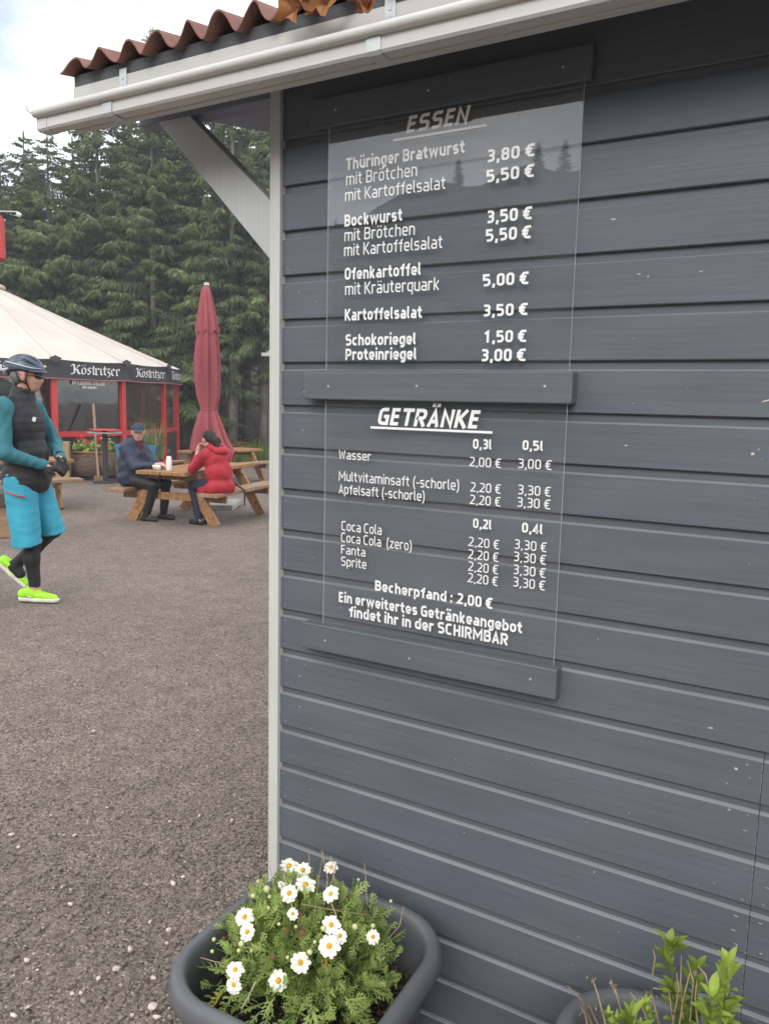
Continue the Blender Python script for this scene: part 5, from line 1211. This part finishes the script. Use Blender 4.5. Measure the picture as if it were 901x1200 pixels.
m = MB(); m.add([(x*s_, y*s_, z) for s_, z in ((.86, .54), (1, .88), (.94, .88), (.82, .62)) for x, y in ((-.42, -.2), (.42, -.2), (.42, .2), (-.42, .2))], [(3, 2, 1, 0)]+[(a*4+k, a*4+(k+1) % 4, a*4+4+(k+1) % 4, a*4+4+k) for a in range(3) for k in range(4)]+[(12, 13, 14, 15)]); m.build('tub', M_blue, tr, bevel=.01)
for sx in (-.33, .33):
    for sy in (-.14, .14): m = MB(); m.bar((sx, sy, 0), (sx*.95, sy*.95, .56), .05, .05, up=(1, 0, 0)); m.build('leg', M_wood, tr)
gs = thing('ornamental_grass', 'tall wispy grass plant growing out of the blue trough', 'plant', p+np.array([0, 0, .6]), ANG)
m = MB()
for i in range(150):
    x0 = g.uniform(-.05, .5); q = g.normal(0, .17, 2); h_ = g.uniform(.3, .85); a = np.array([x0, g.normal(0, .06), 0]); b = a+np.array([q[0], q[1]*.5, h_]); mid = (a+b)/2+np.array([-q[0]*.3, 0, .05]); w_ = np.array([.008, .004, 0])
    m.add([a-w_, a+w_, mid+w_, b, mid-w_], [(0, 1, 2, 3, 4)], 0, g.rand())
m.build('blades', attr_mat('wispy_grass', (.11, .14, .05), (.30, .29, .13), .7, noise=5, dark=.8), gs, attr=True)
# things on the table
def tabletop(lx, ly): 
    c, s = math.cos(LONG), math.sin(LONG); return np.array([pt[0]+lx*c-ly*s, pt[1]+lx*s+ly*c, pt[2]+TH])
bo = thing('bottle', 'white bottle with a black cap standing on the table between the two people', 'bottle', tabletop(-.80, -.03))
m = MB(); m.lathe([(.035, 0), (.038, .02), (.038, .15), (.030, .185), (.022, .20)], n=14); m.build('body', M_white, bo, smooth=True)
m = MB(); m.lathe([(.026, .20), (.027, .24), (.022, .255), (.014, .262), (.012, .285)], n=14); m.build('cap', M_val, bo, smooth=True)
for i, (a, b, lb) in enumerate([(-.84, .12, 'white espresso cup on the table beside the white bottle'), (-.78, .20, 'white espresso cup under the man\'s hands')]):
    cu = thing('cup', lb, 'cup', tabletop(a, b)); m = MB(); m.lathe([(.022, 0), (.036, .05), (.038, .065), (.033, .064), (.02, .012)], n=14); m.build('bowl', M_white, cu, smooth=True)
    m = MB(); m.tube([(.034, 0, .05), (.055, 0, .045), (.052, 0, .025), (.030, 0, .02)], .005, 6); m.build('handle', M_white, cu)
# ------------------------------------------------------------------ people
M_skin = mat('skin', (0.50, 0.27, 0.19), 0.5, 0.10, 14)
M_skinp = mat('pale_skin', (0.56, 0.32, 0.24), 0.5, 0.08, 14)
M_teal = mat('teal_jersey', (0.030, 0.165, 0.200), 0.75, 0.14, 9, (1, 1, .6), .6, 38, bdist=.008)
M_vest = mat('black_quilted_nylon', (0.016, 0.016, 0.018), 0.68, 0.2, 12, bump=.2, bscale=50, bdist=.003)
M_short = mat('turquoise_shorts', (0.035, 0.34, 0.47), 0.65, 0.10, 6, (1, 1, .5), .7, 22, bdist=.012)
M_tight = mat('black_tights', (0.013, 0.013, 0.014), 0.7, 0.2, 12)
M_neon = mat('neon_knit', (0.36, 0.80, 0.02), 0.6, 0.10, 40, bump=.3, bscale=260, bdist=.001)
M_sole = mat('white_foam_sole', (0.72, 0.70, 0.62), 0.7, 0.06, 20)
M_glove = mat('black_glove', (0.014, 0.014, 0.015), 0.75, 0.2, 30)
M_helm = mat('blue_grey_helmet', (0.065, 0.085, 0.120), 0.3, 0.15, 6)
M_helw = mat('silver_helmet_trim', (0.52, 0.55, 0.60), 0.3, 0.1, 8)
M_blk = mat('matt_black', (0.012, 0.012, 0.013), 0.5, 0.2, 9)
M_lens = mat('dark_lens', (0.020, 0.008, 0.008), 0.12, 0.1, 5)
M_zip = mat('red_zip', (0.55, 0.05, 0.06), 0.5, 0.1, 20)
M_hair = mat('dark_brown_hair', (0.014, 0.009, 0.007), 0.75, 0.4, 8, (40, 40, 3), .6, 30, bdist=.003)
M_ghair = mat('grey_hair', (0.16, 0.15, 0.14), 0.6, 0.3, 30)
M_lip = mat('lips', (0.36, 0.13, 0.11), 0.5, 0.05, 20)
M_navy = mat('navy_jacket', (0.020, 0.030, 0.058), 0.65, 0.25, 8, bump=.7, bscale=16, bdist=.016)
M_dkjean = mat('dark_navy_trousers', (0.016, 0.019, 0.036), 0.85, 0.2, 12, bump=.2, bscale=25, bdist=.004)
M_redj = mat('crimson_jacket', (0.36, 0.012, 0.026), 0.7, 0.15, 6, bump=.7, bscale=14, bdist=.018)
M_plaid = mat('dark_red_shirt', (0.10, 0.025, 0.03), 0.8, 0.3, 30)
def A3(*p): return np.array(p, float)
def hand_prims(wrist, d, palm, thumb, curl=.9, s=1.0):
    """palm plus four unequal fingers bent at the knuckles and a thumb off the side of the palm"""
    d = unit(d); n_ = unit(palm); t_ = unit(np.cross(n_, d))*(1 if thumb > 0 else -1)
    w_ = np.array(wrist, float); P = [('c', w_, w_+d*.045*s, .024*s, .030*s), ('c', w_+d*.03*s+t_*.018*s, w_+d*.085*s+t_*.026*s, .019*s, .015*s), ('c', w_+d*.03*s-t_*.018*s, w_+d*.080*s-t_*.026*s, .019*s, .014*s)]
    F = []
    for k, (o, ln) in enumerate(((.030, .072), (.010, .082), (-.011, .076), (-.031, .058))):
        a = w_+d*.085*s+t_*o*s; d1 = unit(d*math.cos(curl*.5)+n_*math.sin(curl*.5)); b = a+d1*ln*.45*s
        d2 = unit(d*math.cos(curl*1.15)+n_*math.sin(curl*1.15)); c = b+d2*ln*.32*s; d3 = unit(d*math.cos(curl*1.6)+n_*math.sin(curl*1.6)); e = c+d3*ln*.25*s
        F += [('c', a-d*.01*s, b, .0098*s, .0090*s), ('c', b, c, .0090*s, .0082*s), ('c', c, e, .0082*s, .0070*s)]
    a = w_+d*.022*s+t_*.026*s; b = a+unit(d*.6+t_*.8+n_*.2)*.040*s; c = b+unit(d*.9+t_*.25+n_*.35)*.032*s
    F += [('c', a, b, .0135*s, .0105*s), ('c', b, c, .0105*s, .0085*s)]
    return P, F
def rotz(a): c, s = math.cos(a), math.sin(a); return np.array([[c, -s, 0], [s, c, 0], [0, 0, 1.0]])
def roty(a): c, s = math.cos(a), math.sin(a); return np.array([[c, 0, s], [0, 1, 0], [-s, 0, c]])
def head_prims(c, yaw, pitch=0.0, s=1.0):
    """skull, jaw, brow, nose, lips, chin and ears; the head looks along its own x"""
    M = rotz(yaw)@roty(pitch); T = lambda *p: np.array(c)+M@(np.array(p)*s)
    P = [('e', T(-.012, 0, .035), np.array([.098, .077, .092])*s, M), ('e', T(.030, 0, -.025), np.array([.062, .060, .085])*s, M), ('e', T(.050, 0, -.078), np.array([.036, .040, .030])*s, M),
         ('e', T(.074, 0, .022), np.array([.018, .048, .014])*s, M), ('c', T(.082, 0, .012), T(.108, 0, -.026), .010*s, .0135*s), ('e', T(.080, 0, -.053), np.array([.014, .024, .008])*s, M),
         ('e', T(.066, .028, -.022), np.array([.022, .022, .02])*s, M), ('e', T(.066, -.028, -.022), np.array([.022, .022, .02])*s, M)]
    for sg_ in (-1, 1): P.append(('e', T(-.005, sg_*.079, -.005), np.array([.020, .010, .032])*s, M@rotz(sg_*.25)))
    return P, T, M
def face(parent, T, M, s=1.0, eyes=True, lips=True):
    if lips:
        soft('mouth', [('c', T(.093, -.017, -.055), T(.096, 0, -.0545), .0048*s, .0055*s), ('c', T(.093, .017, -.055), T(.096, 0, -.0545), .0048*s, .0055*s)], .004, .003, M_lip, parent, pad=.008)
    if eyes:
        for sg_ in (-1, 1):
            m = MB(); m.lathe([(.001, -.009), (.008, -.006), (.0105, 0), (.008, .006), (.001, .009)], tuple(T(.075, sg_*.031, .004)), 10); m.build('eye', M_white, parent, smooth=True)
            m = MB(); m.lathe([(.0008, -.005), (.0045, -.003), (.0055, 0), (.0045, .003), (.0008, .005)], tuple(T(.0825, sg_*.031, .004)), 8); m.build('pupil', M_blk, parent, smooth=True)

# ---- the cyclist, walking to the right, turned a little towards the viewer
cp = gpt(46.8, 701); cyc_dep = float((cp-CAM)@FH)
PSI = R_(3)
cy_ = thing('person', 'walking cyclist in helmet, sunglasses, black vest, turquoise shorts and neon yellow shoes', 'person', cp, ANG-PSI)
hipR, kneeR, ankR = A3(-.085, -.095, .92), A3(.015, -.10, .50), A3(.015, -.092, .095)
hipL, kneeL, ankL = A3(-.060, .095, .92), A3(.075, .10, .52), A3(-.245, .095, .225)
shR, elR, wrR = A3(-.125, -.215, 1.455), A3(-.085, -.275, 1.135), A3(.125, -.105, 1.035)
shL, elL, wrL = A3(-.095, .215, 1.455), A3(.030, .270, 1.180), A3(.175, .055, 1.085)
hc = A3(-.035, 0.0, 1.685); HP, HT, HM = head_prims(hc, .20, 0.05)
dR, dL = unit(A3(.155, .06, -.02)), unit(A3(.10, -.12, -.10))
hpR, hfR = hand_prims(wrR, dR, A3(-.2, .5, -.85), 1, .9); hpL, hfL = hand_prims(wrL, dL, A3(-.6, -.1, -.75), -1, 1.0)
legs = [('c', hipR, kneeR, .082, .056), ('c', kneeR, A3(.0, -.098, .33), .054, .052), ('c', A3(.0, -.098, .33), ankR, .052, .036), ('c', hipL, kneeL, .082, .056), ('c', kneeL, (kneeL*.55+ankL*.45)+A3(-.01, 0, -.015), .054, .052), ('c', (kneeL*.55+ankL*.45)+A3(-.01, 0, -.015), ankL, .052, .036)]
arms = [('c', shR, elR, .050, .041), ('c', elR, wrR, .041, .026), ('c', shL, elL, .050, .041), ('c', elL, wrL, .041, .026)]
torso = [('e', A3(-.07, 0, .96), [.125, .165, .14]), ('e', A3(-.065, 0, 1.12), [.135, .16, .16]), ('e', A3(-.09, 0, 1.32), [.128, .185, .19]), ('c', shR, shL, .060, .060), ('c', A3(-.085, 0, 1.46), A3(-.055, 0, 1.60), .064, .056)]
feet = [('c', A3(-.03, -.092, .05), A3(.16, -.10, .035), .036, .028), ('c', ankR, A3(-.01, -.092, .05), .036, .036)]
body = soft('body', HP+torso+arms+legs+hpR+hpL+feet+[('c', ankL, ankL+A3(.05, .0, -.06), .034, .034)], .028, .009, M_skin, cy_)
face(cy_, HT, HM, eyes=False)
# jersey sleeves
slv = folds(.0055, 70, 3)
soft('jersey_sleeve', [('c', shR+A3(0, .06, .01), shR+A3(0, .0, -.01), .072, .070), ('c', shR+A3(0, .01, -.005), elR, .074, .056), ('c', elR, wrR+dR*.012, .055, .037)], .03, .008, M_teal, cy_, disp=slv)
soft('jersey_sleeve', [('c', shL+A3(0, -.06, .01), shL+A3(0, .0, -.01), .072, .070), ('c', shL+A3(0, -.01, -.005), elL, .072, .056), ('c', elL, wrL+dL*.012, .055, .037)], .03, .008, M_teal, cy_, disp=slv)
soft('leggings', [(p[0], p[1], p[2], p[3]+.004, p[4]+.004) for p in legs]+[('c', ankL, ankL+A3(.05, .0, -.06), .040, .042)], .03, .009, M_tight, cy_, disp=folds(.0016, 50, 8))
# loose shorts with a hem
def hem(P): return np.maximum(-(P[..., 2]-(.470+.05*np.clip(P[..., 1]*4, -1, 1)+.06*(P[..., 0]-.0))), P[..., 2]-.99)
soft('shorts', [('c', A3(-.075, -.085, .92), A3(-.020, -.120, .44), .118, .106), ('c', A3(-.06, .085, .92), A3(.075, .118, .46), .116, .096), ('e', A3(-.070, 0, .93), [.130, .172, .12])], .014, .009, M_short, cy_, disp=folds(.0022, 60, 5), cut=hem)
m = MB(); q0 = A3(-.005, -.2315, .905); m.tube([A3(-.115, -.206, .845), A3(-.05, -.226, .828), A3(.03, -.216, .808)], .006, 6); m.build('pocket_zip', M_zip, cy_, smooth=True)
# quilted vest: horizontal baffles pushed out between stitched lines
def quilt(P):
    z = P[..., 2]; t = (z-.86-.10*np.clip(P[..., 0]+.07, -.2, .2))/.058; return .0048*np.sqrt(np.abs(np.sin(np.pi*t)))+.002*np.sin(P[..., 1]*60+z*40)*np.sin(P[..., 0]*50)-.003
def vcut(P):
    low = -(P[..., 2]-(.858-.42*np.clip(P[..., 0]+.02, -.05, .18)))
    armR = -(sd_cap(P, shR+A3(.0, -.02, .0), shR+A3(.0, -.20, -.03), .082, .11)); armL = -(sd_cap(P, shL+A3(0, .02, 0), shL+A3(0, .20, -.03), .082, .11))
    nk = -(sd_cap(P, A3(-.060, 0, 1.56), A3(-.02, 0, 1.75), .062, .09))
    return np.maximum(np.maximum(low, nk), np.maximum(armR, armL))
soft('quilted_vest', [('e', A3(-.065, 0, .93), [.168, .198, .17]), ('e', A3(-.060, 0, 1.10), [.149, .178, .19]), ('e', A3(-.088, 0, 1.32), [.155, .205, .20]), ('c', A3(-.11, -.165, 1.47), A3(-.10, .165, 1.47), .062, .062), ('c', A3(-.088, 0, 1.44), A3(-.065, 0, 1.575), .105, .080)], .05, .0075, M_vest, cy_, disp=quilt, cut=vcut)
m = MB(); m.box(-.012, .012, -.001, .001, -.016, .016, 0, Matrix.Translation((.058, -.098, 1.375)) @ Matrix.Rotation(R_(38), 4, 'Z') @ Matrix.Rotation(.3, 4, 'Y')); m.build('chest_emblem', M_white, cy_)
# gloves
for wr, d, hp, hf in ((wrR, dR, hpR, hfR), (wrL, dL, hpL, hfL)):
    soft('glove', [('c', wr-d*.035, wr+d*.01, .034, .031)]+[(p[0], p[1], p[2], p[3]+.005, p[4]+.005) for p in hp+hf], .006, .005, M_glove, cy_)
# shoes
def shoe(heel, toe, ank, y):
    heel, toe, ank = np.array(heel), np.array(toe), np.array(ank); ax_ = unit(toe-heel); up_ = unit(np.cross(ax_, A3(0, 1, 0))); up_ = up_*(1 if up_[2] > 0 else -1)
    s = soft('shoe', [('c', heel+up_*.052, heel+ax_*.10+up_*.058, .034, .037), ('c', heel+ax_*.10+up_*.048, toe-ax_*.035+up_*.030, .037, .027), ('c', heel+up_*.05+ax_*.015, ank+up_*.005, .036, .042)], .02, .006, M_neon, cy_, cut=lambda P: np.maximum(-((P-heel)@up_-.022), (P-ank)@up_-.012))
    soft('sole', [('c', heel+up_*.018+ax_*.005, heel+ax_*.12+up_*.016, .037, .036), ('c', heel+ax_*.12+up_*.016, toe-ax_*.03+up_*.020, .039, .033)], .02, .006, M_sole, s, cut=lambda P: np.maximum((P-heel)@up_-.028, -((P-heel)@up_+.001)))
    sd_ = up_*0+A3(0, -1, 0); c0 = heel+ax_*.085+up_*.040+sd_*.036; m = MB(); m.tube([c0-ax_*.035+up_*.012, c0-ax_*.01-up_*.004, c0+ax_*.05+up_*.016], [.003, .006, .002], 6); m.build('side_mark', M_white, s)
    for k in range(4):
        c = heel+ax_*(.125+.022*k)+up_*(.098-.011*k); m = MB(); m.tube([c+A3(0, -.022, -.006), c, c+A3(0, .022, -.006)], .003, 5); m.build('lace', M_neon, s)
shoe((-.085, -.092, .004), (.205, -.112, .004), ankR, -.1)
hl = A3(-.355, .095, .235); tl = A3(-.150, .10, .045); shoe(hl, tl, ankL+A3(-.01, 0, .012), .1)
# helmet, straps, glasses
HMv = HM@roty(.10); hcen = HT(-.012, 0, .058)
Hx = lambda *p: hcen+HMv@np.array(p)
def hcut(P):
    q = (P-hcen.astype(np.float32))@HMv.astype(np.float32); d = -(q[..., 2]-(-.012-.30*np.clip(-q[..., 0]-.03, 0, .12)))
    for yy in (0, -.042, .042, -.078, .078):
        for xa, xb in ((-.115, -.02), (.005, .105)):
            sf = lambda x_, y_: .110*math.sqrt(max(.05, 1-(x_/.134)**2-(y_/.103)**2)); v = sd_cap(q, (xa, yy*1.08, sf(xa, yy*1.08)), (xb, yy*.9, sf(xb, yy*.9)), .011, .008); d = np.maximum(d, -v)
    inner = sd_ell(q, (0, 0, -.004), (.110, .088, .092)); return np.maximum(d, -inner)
hel = soft('helmet', [('e', Hx(0, 0, 0), [.134, .103, .108], HMv), ('e', Hx(-.070, 0, -.010), [.069, .084, .072], HMv)], .03, .005, M_helm, cy_, cut=hcut)
soft('liner', [('e', Hx(-.002, 0, -.002), [.116, .092, .094], HMv)], .01, .007, M_blk, hel, cut=lambda P: -((P-hcen.astype(np.float32))@HMv.astype(np.float32))[..., 2]-.018)
m = MB(); m.tube([Hx(.135, y*.075, -.012-.006*y*y) if False else Hx(.128*math.cos(y*1.0)+.016, .100*math.sin(y*1.0), -.004-.004*abs(y)) for y in np.linspace(-1.25, 1.25, 11)], [.006, .009, .011, .012, .012, .012, .012, .012, .011, .009, .006], 7); m.build('visor', M_helm, hel, smooth=True)
for sg_ in (-1, 1):
    m = MB(); m.tube([Hx(-.145, sg_*.035, .000), Hx(-.115, sg_*.080, .030), Hx(-.03, sg_*.109, .022), Hx(.07, sg_*.094, .014), Hx(.125, sg_*.05, .018)], [.004, .006, .0055, .005, .003], 6); m.build('trim', M_helw, hel, smooth=True)
    m = MB(); m.tube([Hx(-.09, sg_*.075, -.015), Hx(-.135, sg_*.04, -.035), Hx(-.12, sg_*.03, -.07)], [.012, .016, .01], 7); m.build('rear_cradle', M_helw if sg_ < 0 else M_helm, hel, smooth=True)
    m = MB(); m.tube([HT(.022, sg_*.086, .045), HT(.016, sg_*.086, -.02), HT(.030, sg_*.062, -.085), HT(.045, 0, -.112)], .0055, 6); m.tube([HT(-.055, sg_*.084, .03), HT(-.03, sg_*.088, -.03), HT(.018, sg_*.080, -.05)], .005, 6); m.build('strap', M_blk, hel, smooth=True)
gl = soft('sunglasses', [('c', HT(.086, -.050, .010), HT(.098, -.018, .004), .0185, .018), ('c', HT(.086, .050, .010), HT(.098, .018, .004), .0185, .018), ('c', HT(.100, -.012, .013), HT(.100, .012, .013), .006, .006)], .006, .004, M_lens, cy_, pad=.01)
for sg_ in (-1, 1):
    m = MB(); m.tube([HT(.080, sg_*.066, .016), HT(.03, sg_*.084, .016), HT(-.02, sg_*.086, .010)], .0042, 6); m.build('temple', mat('red_temple' if sg_ < 0 else 'red_temple_far', (.30, .03, .04), .4, .1, 9), gl, smooth=True)
soft('short_hair', [('e', HT(-.040, 0, .005), np.array([.078, .083, .07]), HM)], .01, .006, M_ghair, cy_, cut=lambda P: np.maximum(((P-hc.astype(np.float32))@HM.astype(np.float32))[..., 0]-.0, -(((P-hc.astype(np.float32))@HM.astype(np.float32))[..., 2]+.06)))

# ---- the man on the far bench: navy jacket, cap, forearms on the table, looking at the viewer
def seat_at(lx, ly):
    q = tabletop(lx, ly); q[2] = pt[2]; return q
TRN = LONG
mp = seat_at(-.56, .70); man = thing('person', 'seated man in navy jacket and dark cap with his forearms on the picnic table', 'person', mp, LONG-math.pi/2)
bh = .47
shR, elR, wrR = A3(.02, -.19, bh+.52), A3(.20, -.24, bh+.30), A3(.43, -.13, bh+.315)
shL, elL, wrL = A3(.02, .19, bh+.52), A3(.22, .20, bh+.29), A3(.42, .02, bh+.315)
hc = A3(.115, -.03, bh+.74); HP, HT, HM = head_prims(hc, -.95, .12)
thR = [('c', A3(.02, -.10, bh+.10), A3(.44, -.15, bh+.05), .088, .062), ('c', A3(.44, -.15, bh+.05), A3(.30, -.15, .09), .056, .036), ('c', A3(.02, .10, bh+.10), A3(.46, .10, bh+.05), .088, .062), ('c', A3(.46, .10, bh+.05), A3(.40, .12, .09), .056, .036)]
trs = [('e', A3(.0, 0, bh+.12), [.14, .18, .13]), ('e', A3(.02, 0, bh+.30), [.14, .18, .20]), ('c', shR, shL, .065, .065), ('e', A3(.03, 0, bh+.44), [.125, .19, .14]), ('c', A3(.05, 0, bh+.55), A3(.09, -.01, bh+.67), .062, .055)]
hR, fR = hand_prims(wrR, A3(.85, .5, .05), A3(.2, .2, -1), 1, .8); hL, fL = hand_prims(wrL, A3(.8, -.55, .05), A3(.2, -.2, -1), -1, .8)
arms = [('c', shR, elR, .052, .042), ('c', elR, wrR, .042, .027), ('c', shL, elL, .052, .042), ('c', elL, wrL, .042, .027)]
soft('body', HP+trs+arms+thR+hR+hL+[('c', A3(.30, -.15, .06), A3(.45, -.16, .04), .036, .03), ('c', A3(.40, .12, .06), A3(.55, .12, .04), .036, .03)], .026, .010, M_skinp, man)
soft('fingers', fR+fL, .003, .005, M_skinp, man)
face(man, HT, HM)
soft('jacket', [('e', A3(-.01, 0, bh+.12), [.195, .24, .16]), ('e', A3(.0, 0, bh+.30), [.19, .24, .22]), ('e', A3(.02, 0, bh+.45), [.158, .225, .16]), ('c', shR, shL, .088, .088), ('c', A3(.04, 0, bh+.57), A3(.075, 0, bh+.625), .115, .085), ('e', A3(-.06, 0, bh+.585), [.075, .13, .06]),
     ('c', shR, elR, .082, .066), ('c', elR, wrR-A3(.03, .02, 0), .066, .048), ('c', shL, elL, .082, .066), ('c', elL, wrL-A3(.03, -.02, 0), .066, .048)], .045, .010, M_navy, man, disp=folds(.010, 34, 2),
     cut=lambda P: np.maximum(-(P[..., 2]-(bh-.015)), -sd_cap(P, A3(.135, -.02, bh+.56), A3(.16, -.03, bh+.80), .062, .09)))
soft('shirt_collar', [('c', A3(.07, 0, bh+.53), A3(.095, -.01, bh+.615), .085, .068)], .01, .008, M_plaid, man)
soft('trousers', [(p[0], p[1], p[2], p[3]+.014, p[4]+.018) for p in thR]+[('e', A3(.0, 0, bh+.10), [.15, .19, .11])], .03, .010, M_blk, man, disp=folds(.005, 30, 4))
for sx, sy in ((.30, -.15), (.40, .12)):
    s = soft('shoe', [('c', A3(sx-.05, sy, .045), A3(sx+.15, sy-.01, .038), .045, .040), ('c', A3(sx-.02, sy, .06), A3(sx, sy, .10), .046, .044)], .02, .009, M_blk, man, cut=lambda P: -(P[..., 2]-.002))
cap_ = soft('cap', [('e', HT(-.012, 0, .052), np.array([.108, .088, .078]), HM)], .02, .006, M_navy, man, cut=lambda P: -(((P-hc.astype(np.float32))@HM.astype(np.float32))[..., 2]-.040))
soft('peak', [('e', HT(.108, 0, .048), np.array([.072, .066, .010]), HM@roty(.22))], .01, .005, M_navy, cap_)
soft('grey_hair', [('e', HT(-.03, 0, .01), np.array([.086, .083, .06]), HM)], .01, .006, M_ghair, man, cut=lambda P: np.maximum(((P-hc.astype(np.float32))@HM.astype(np.float32))[..., 0]-.005, ((P-hc.astype(np.float32))@HM.astype(np.float32))[..., 2]-.05))
gm = MB()
for sg_ in (-1, 1):
    N = 14; gm.tube([HT(.094, sg_*.030+.021*math.cos(2*math.pi*k/N), .003+.017*math.sin(2*math.pi*k/N)) for k in range(N)], .0025, 5, closed=True); gm.tube([HT(.088, sg_*.054, .008), HT(.0, sg_*.082, .012)], .0025, 5)
gm.tube([HT(.097, -.010, .006), HT(.099, 0, .009), HT(.097, .010, .006)], .0025, 5); gm.build('glasses', M_blk, man)

# ---- the woman on the near bench: crimson jacket, elbows on the table, hand at her mouth
wp = seat_at(-.70, -.72); wom = thing('person', 'seated woman in crimson jacket with dark hair, her hands raised to her mouth', 'person', wp, LONG+math.pi/2-.32)
shR, elR, wrR = A3(.06, -.16, bh+.50), A3(.30, -.17, bh+.31), A3(.33, -.05, bh+.54)
shL, elL, wrL = A3(.06, .16, bh+.50), A3(.30, .18, bh+.30), A3(.335, .06, bh+.535)
hc = A3(.20, 0, bh+.69); HP, HT, HM = head_prims(hc, -.10, .10, .95)
thR = [('c', A3(.02, -.09, bh+.10), A3(.42, -.09, bh+.06), .085, .058), ('c', A3(.42, -.09, bh+.06), A3(.40, -.09, .09), .054, .034), ('c', A3(.02, .09, bh+.10), A3(.40, .09, bh+.06), .085, .058), ('c', A3(.40, .09, bh+.06), A3(.30, .09, .09), .054, .034)]
trs = [('e', A3(.0, 0, bh+.12), [.14, .175, .13]), ('e', A3(.03, 0, bh+.30), [.12, .155, .20]), ('c', shR, shL, .058, .058), ('e', A3(.06, 0, bh+.43), [.11, .165, .13]), ('c', A3(.09, 0, bh+.52), A3(.16, 0, bh+.63), .052, .048)]
hR, fR = hand_prims(wrR, A3(-.15, .25, .95), A3(-.9, .2, -.1), 1, 1.2, .9); hL, fL = hand_prims(wrL, A3(-.2, -.25, .9), A3(-.9, -.2, -.1), -1, 1.2, .9)
arms = [('c', shR, elR, .046, .037), ('c', elR, wrR, .037, .024), ('c', shL, elL, .046, .037), ('c', elL, wrL, .037, .024)]
soft('body', HP+trs+arms+thR+hR+hL+[('c', A3(.40, -.09, .06), A3(.54, -.09, .035), .033, .027), ('c', A3(.30, .09, .06), A3(.44, .09, .035), .033, .027)], .024, .010, M_skinp, wom)
soft('fingers', fR+fL, .003, .005, M_skinp, wom)
face(wom, HT, HM, .95)
jk = soft('jacket', [('e', A3(-.02, 0, bh+.08), [.165, .215, .13]), ('e', A3(.0, 0, bh+.25), [.158, .198, .20]), ('e', A3(.04, 0, bh+.43), [.145, .200, .15]), ('c', shR, shL, .080, .080), ('c', A3(.08, 0, bh+.54), A3(.125, 0, bh+.595), .095, .075),
     ('c', shR, elR, .074, .062), ('c', elR, wrR-A3(.0, .0, .05), .062, .047), ('c', shL, elL, .074, .062), ('c', elL, wrL-A3(.0, .0, .05), .062, .047), ('c', A3(-.02, -.10, bh+.05), A3(.17, -.115, bh+.02), .115, .085), ('c', A3(-.02, .10, bh+.05), A3(.17, .115, bh+.02), .115, .085)], .028, .010, M_redj, wom, disp=folds(.009, 34, 6),
     cut=lambda P: -(P[..., 2]-(bh-.06+.05*(P[..., 0] < -.05))))
soft('hood', [('e', A3(-.045, 0, bh+.545), [.075, .125, .062]), ('c', A3(-.0, -.10, bh+.58), A3(.10, -.085, bh+.60), .036, .026), ('c', A3(-.0, .10, bh+.58), A3(.10, .085, bh+.60), .036, .026)], .03, .008, M_redj, jk, disp=folds(.004, 40, 3))
soft('trousers', [(p[0], p[1], p[2], p[3]+.010, p[4]+.022) for p in thR]+[('e', A3(.0, 0, bh+.10), [.145, .18, .11])], .03, .010, M_dkjean, wom, disp=folds(.004, 34, 4), cut=lambda P: -(P[..., 2]-.06))
for sx, sy in ((.40, -.09), (.30, .09)):
    sh_ = soft('shoe', [('c', A3(sx-.05, sy, .042), A3(sx+.15, sy, .035), .042, .036), ('c', A3(sx-.02, sy, .06), A3(sx, sy, .085), .043, .042)], .02, .009, M_blk, wom, cut=lambda P: -(P[..., 2]-.002))
    m = MB(); m.bar((sx-.06, sy, .068), (sx-.02, sy, .095), .06, .02); m.build('sock', M_white, wom)
hr = soft('hair', [('e', HT(-.022, 0, .040), np.array([.106, .088, .094])*.95, HM), ('e', HT(-.095, 0, .0), np.array([.06, .07, .07])*.95, HM)], .03, .007, M_hair, wom, disp=folds(.003, 90, 2), cut=lambda P: ((P-hc.astype(np.float32))@HM.astype(np.float32))[..., 0]-.045+np.maximum(0, -((P-hc.astype(np.float32))@HM.astype(np.float32))[..., 2]+.02)*1.2)
soft('ponytail', [('c', HT(-.125, 0, .0), HT(-.185, 0, -.035), .048, .052), ('c', HT(-.185, 0, -.035), HT(-.225, .01, -.10), .052, .030)], .03, .007, M_hair, hr, disp=folds(.004, 80, 5))
gm = MB()
for sg_ in (-1, 1):
    N = 14; gm.tube([HT(.094, sg_*.030+.020*math.cos(2*math.pi*k/N), .003+.016*math.sin(2*math.pi*k/N)) for k in range(N)], .0025, 5, closed=True); gm.tube([HT(.088, sg_*.054, .008), HT(.0, sg_*.082, .012)], .0025, 5)
gm.tube([HT(.097, -.010, .006), HT(.099, 0, .009), HT(.097, .010, .006)], .0025, 5); gm.build('glasses', M_blk, wom)
# shoulder bag left on the bench, its strap hanging over the edge
bp = seat_at(-.40, -.66); bg_ = thing('shoulder_bag', 'black shoulder bag on the bench behind the woman with its strap hanging down', 'bag', bp, LONG)
soft('pouch', [('e', A3(0, .02, bh+.09), [.11, .05, .09])], .01, .010, M_blk, bg_, disp=folds(.004, 30, 1))
m = MB(); m.tube([A3(-.05, -.02, bh+.16), A3(.02, -.10, bh+.10), A3(.10, -.20, bh+.012), A3(.13, -.215, bh-.02), A3(.13, -.215, bh-.22)], [.012, .014, .013, .012, .008], 6); m.build('strap', M_blk, bg_, smooth=True)
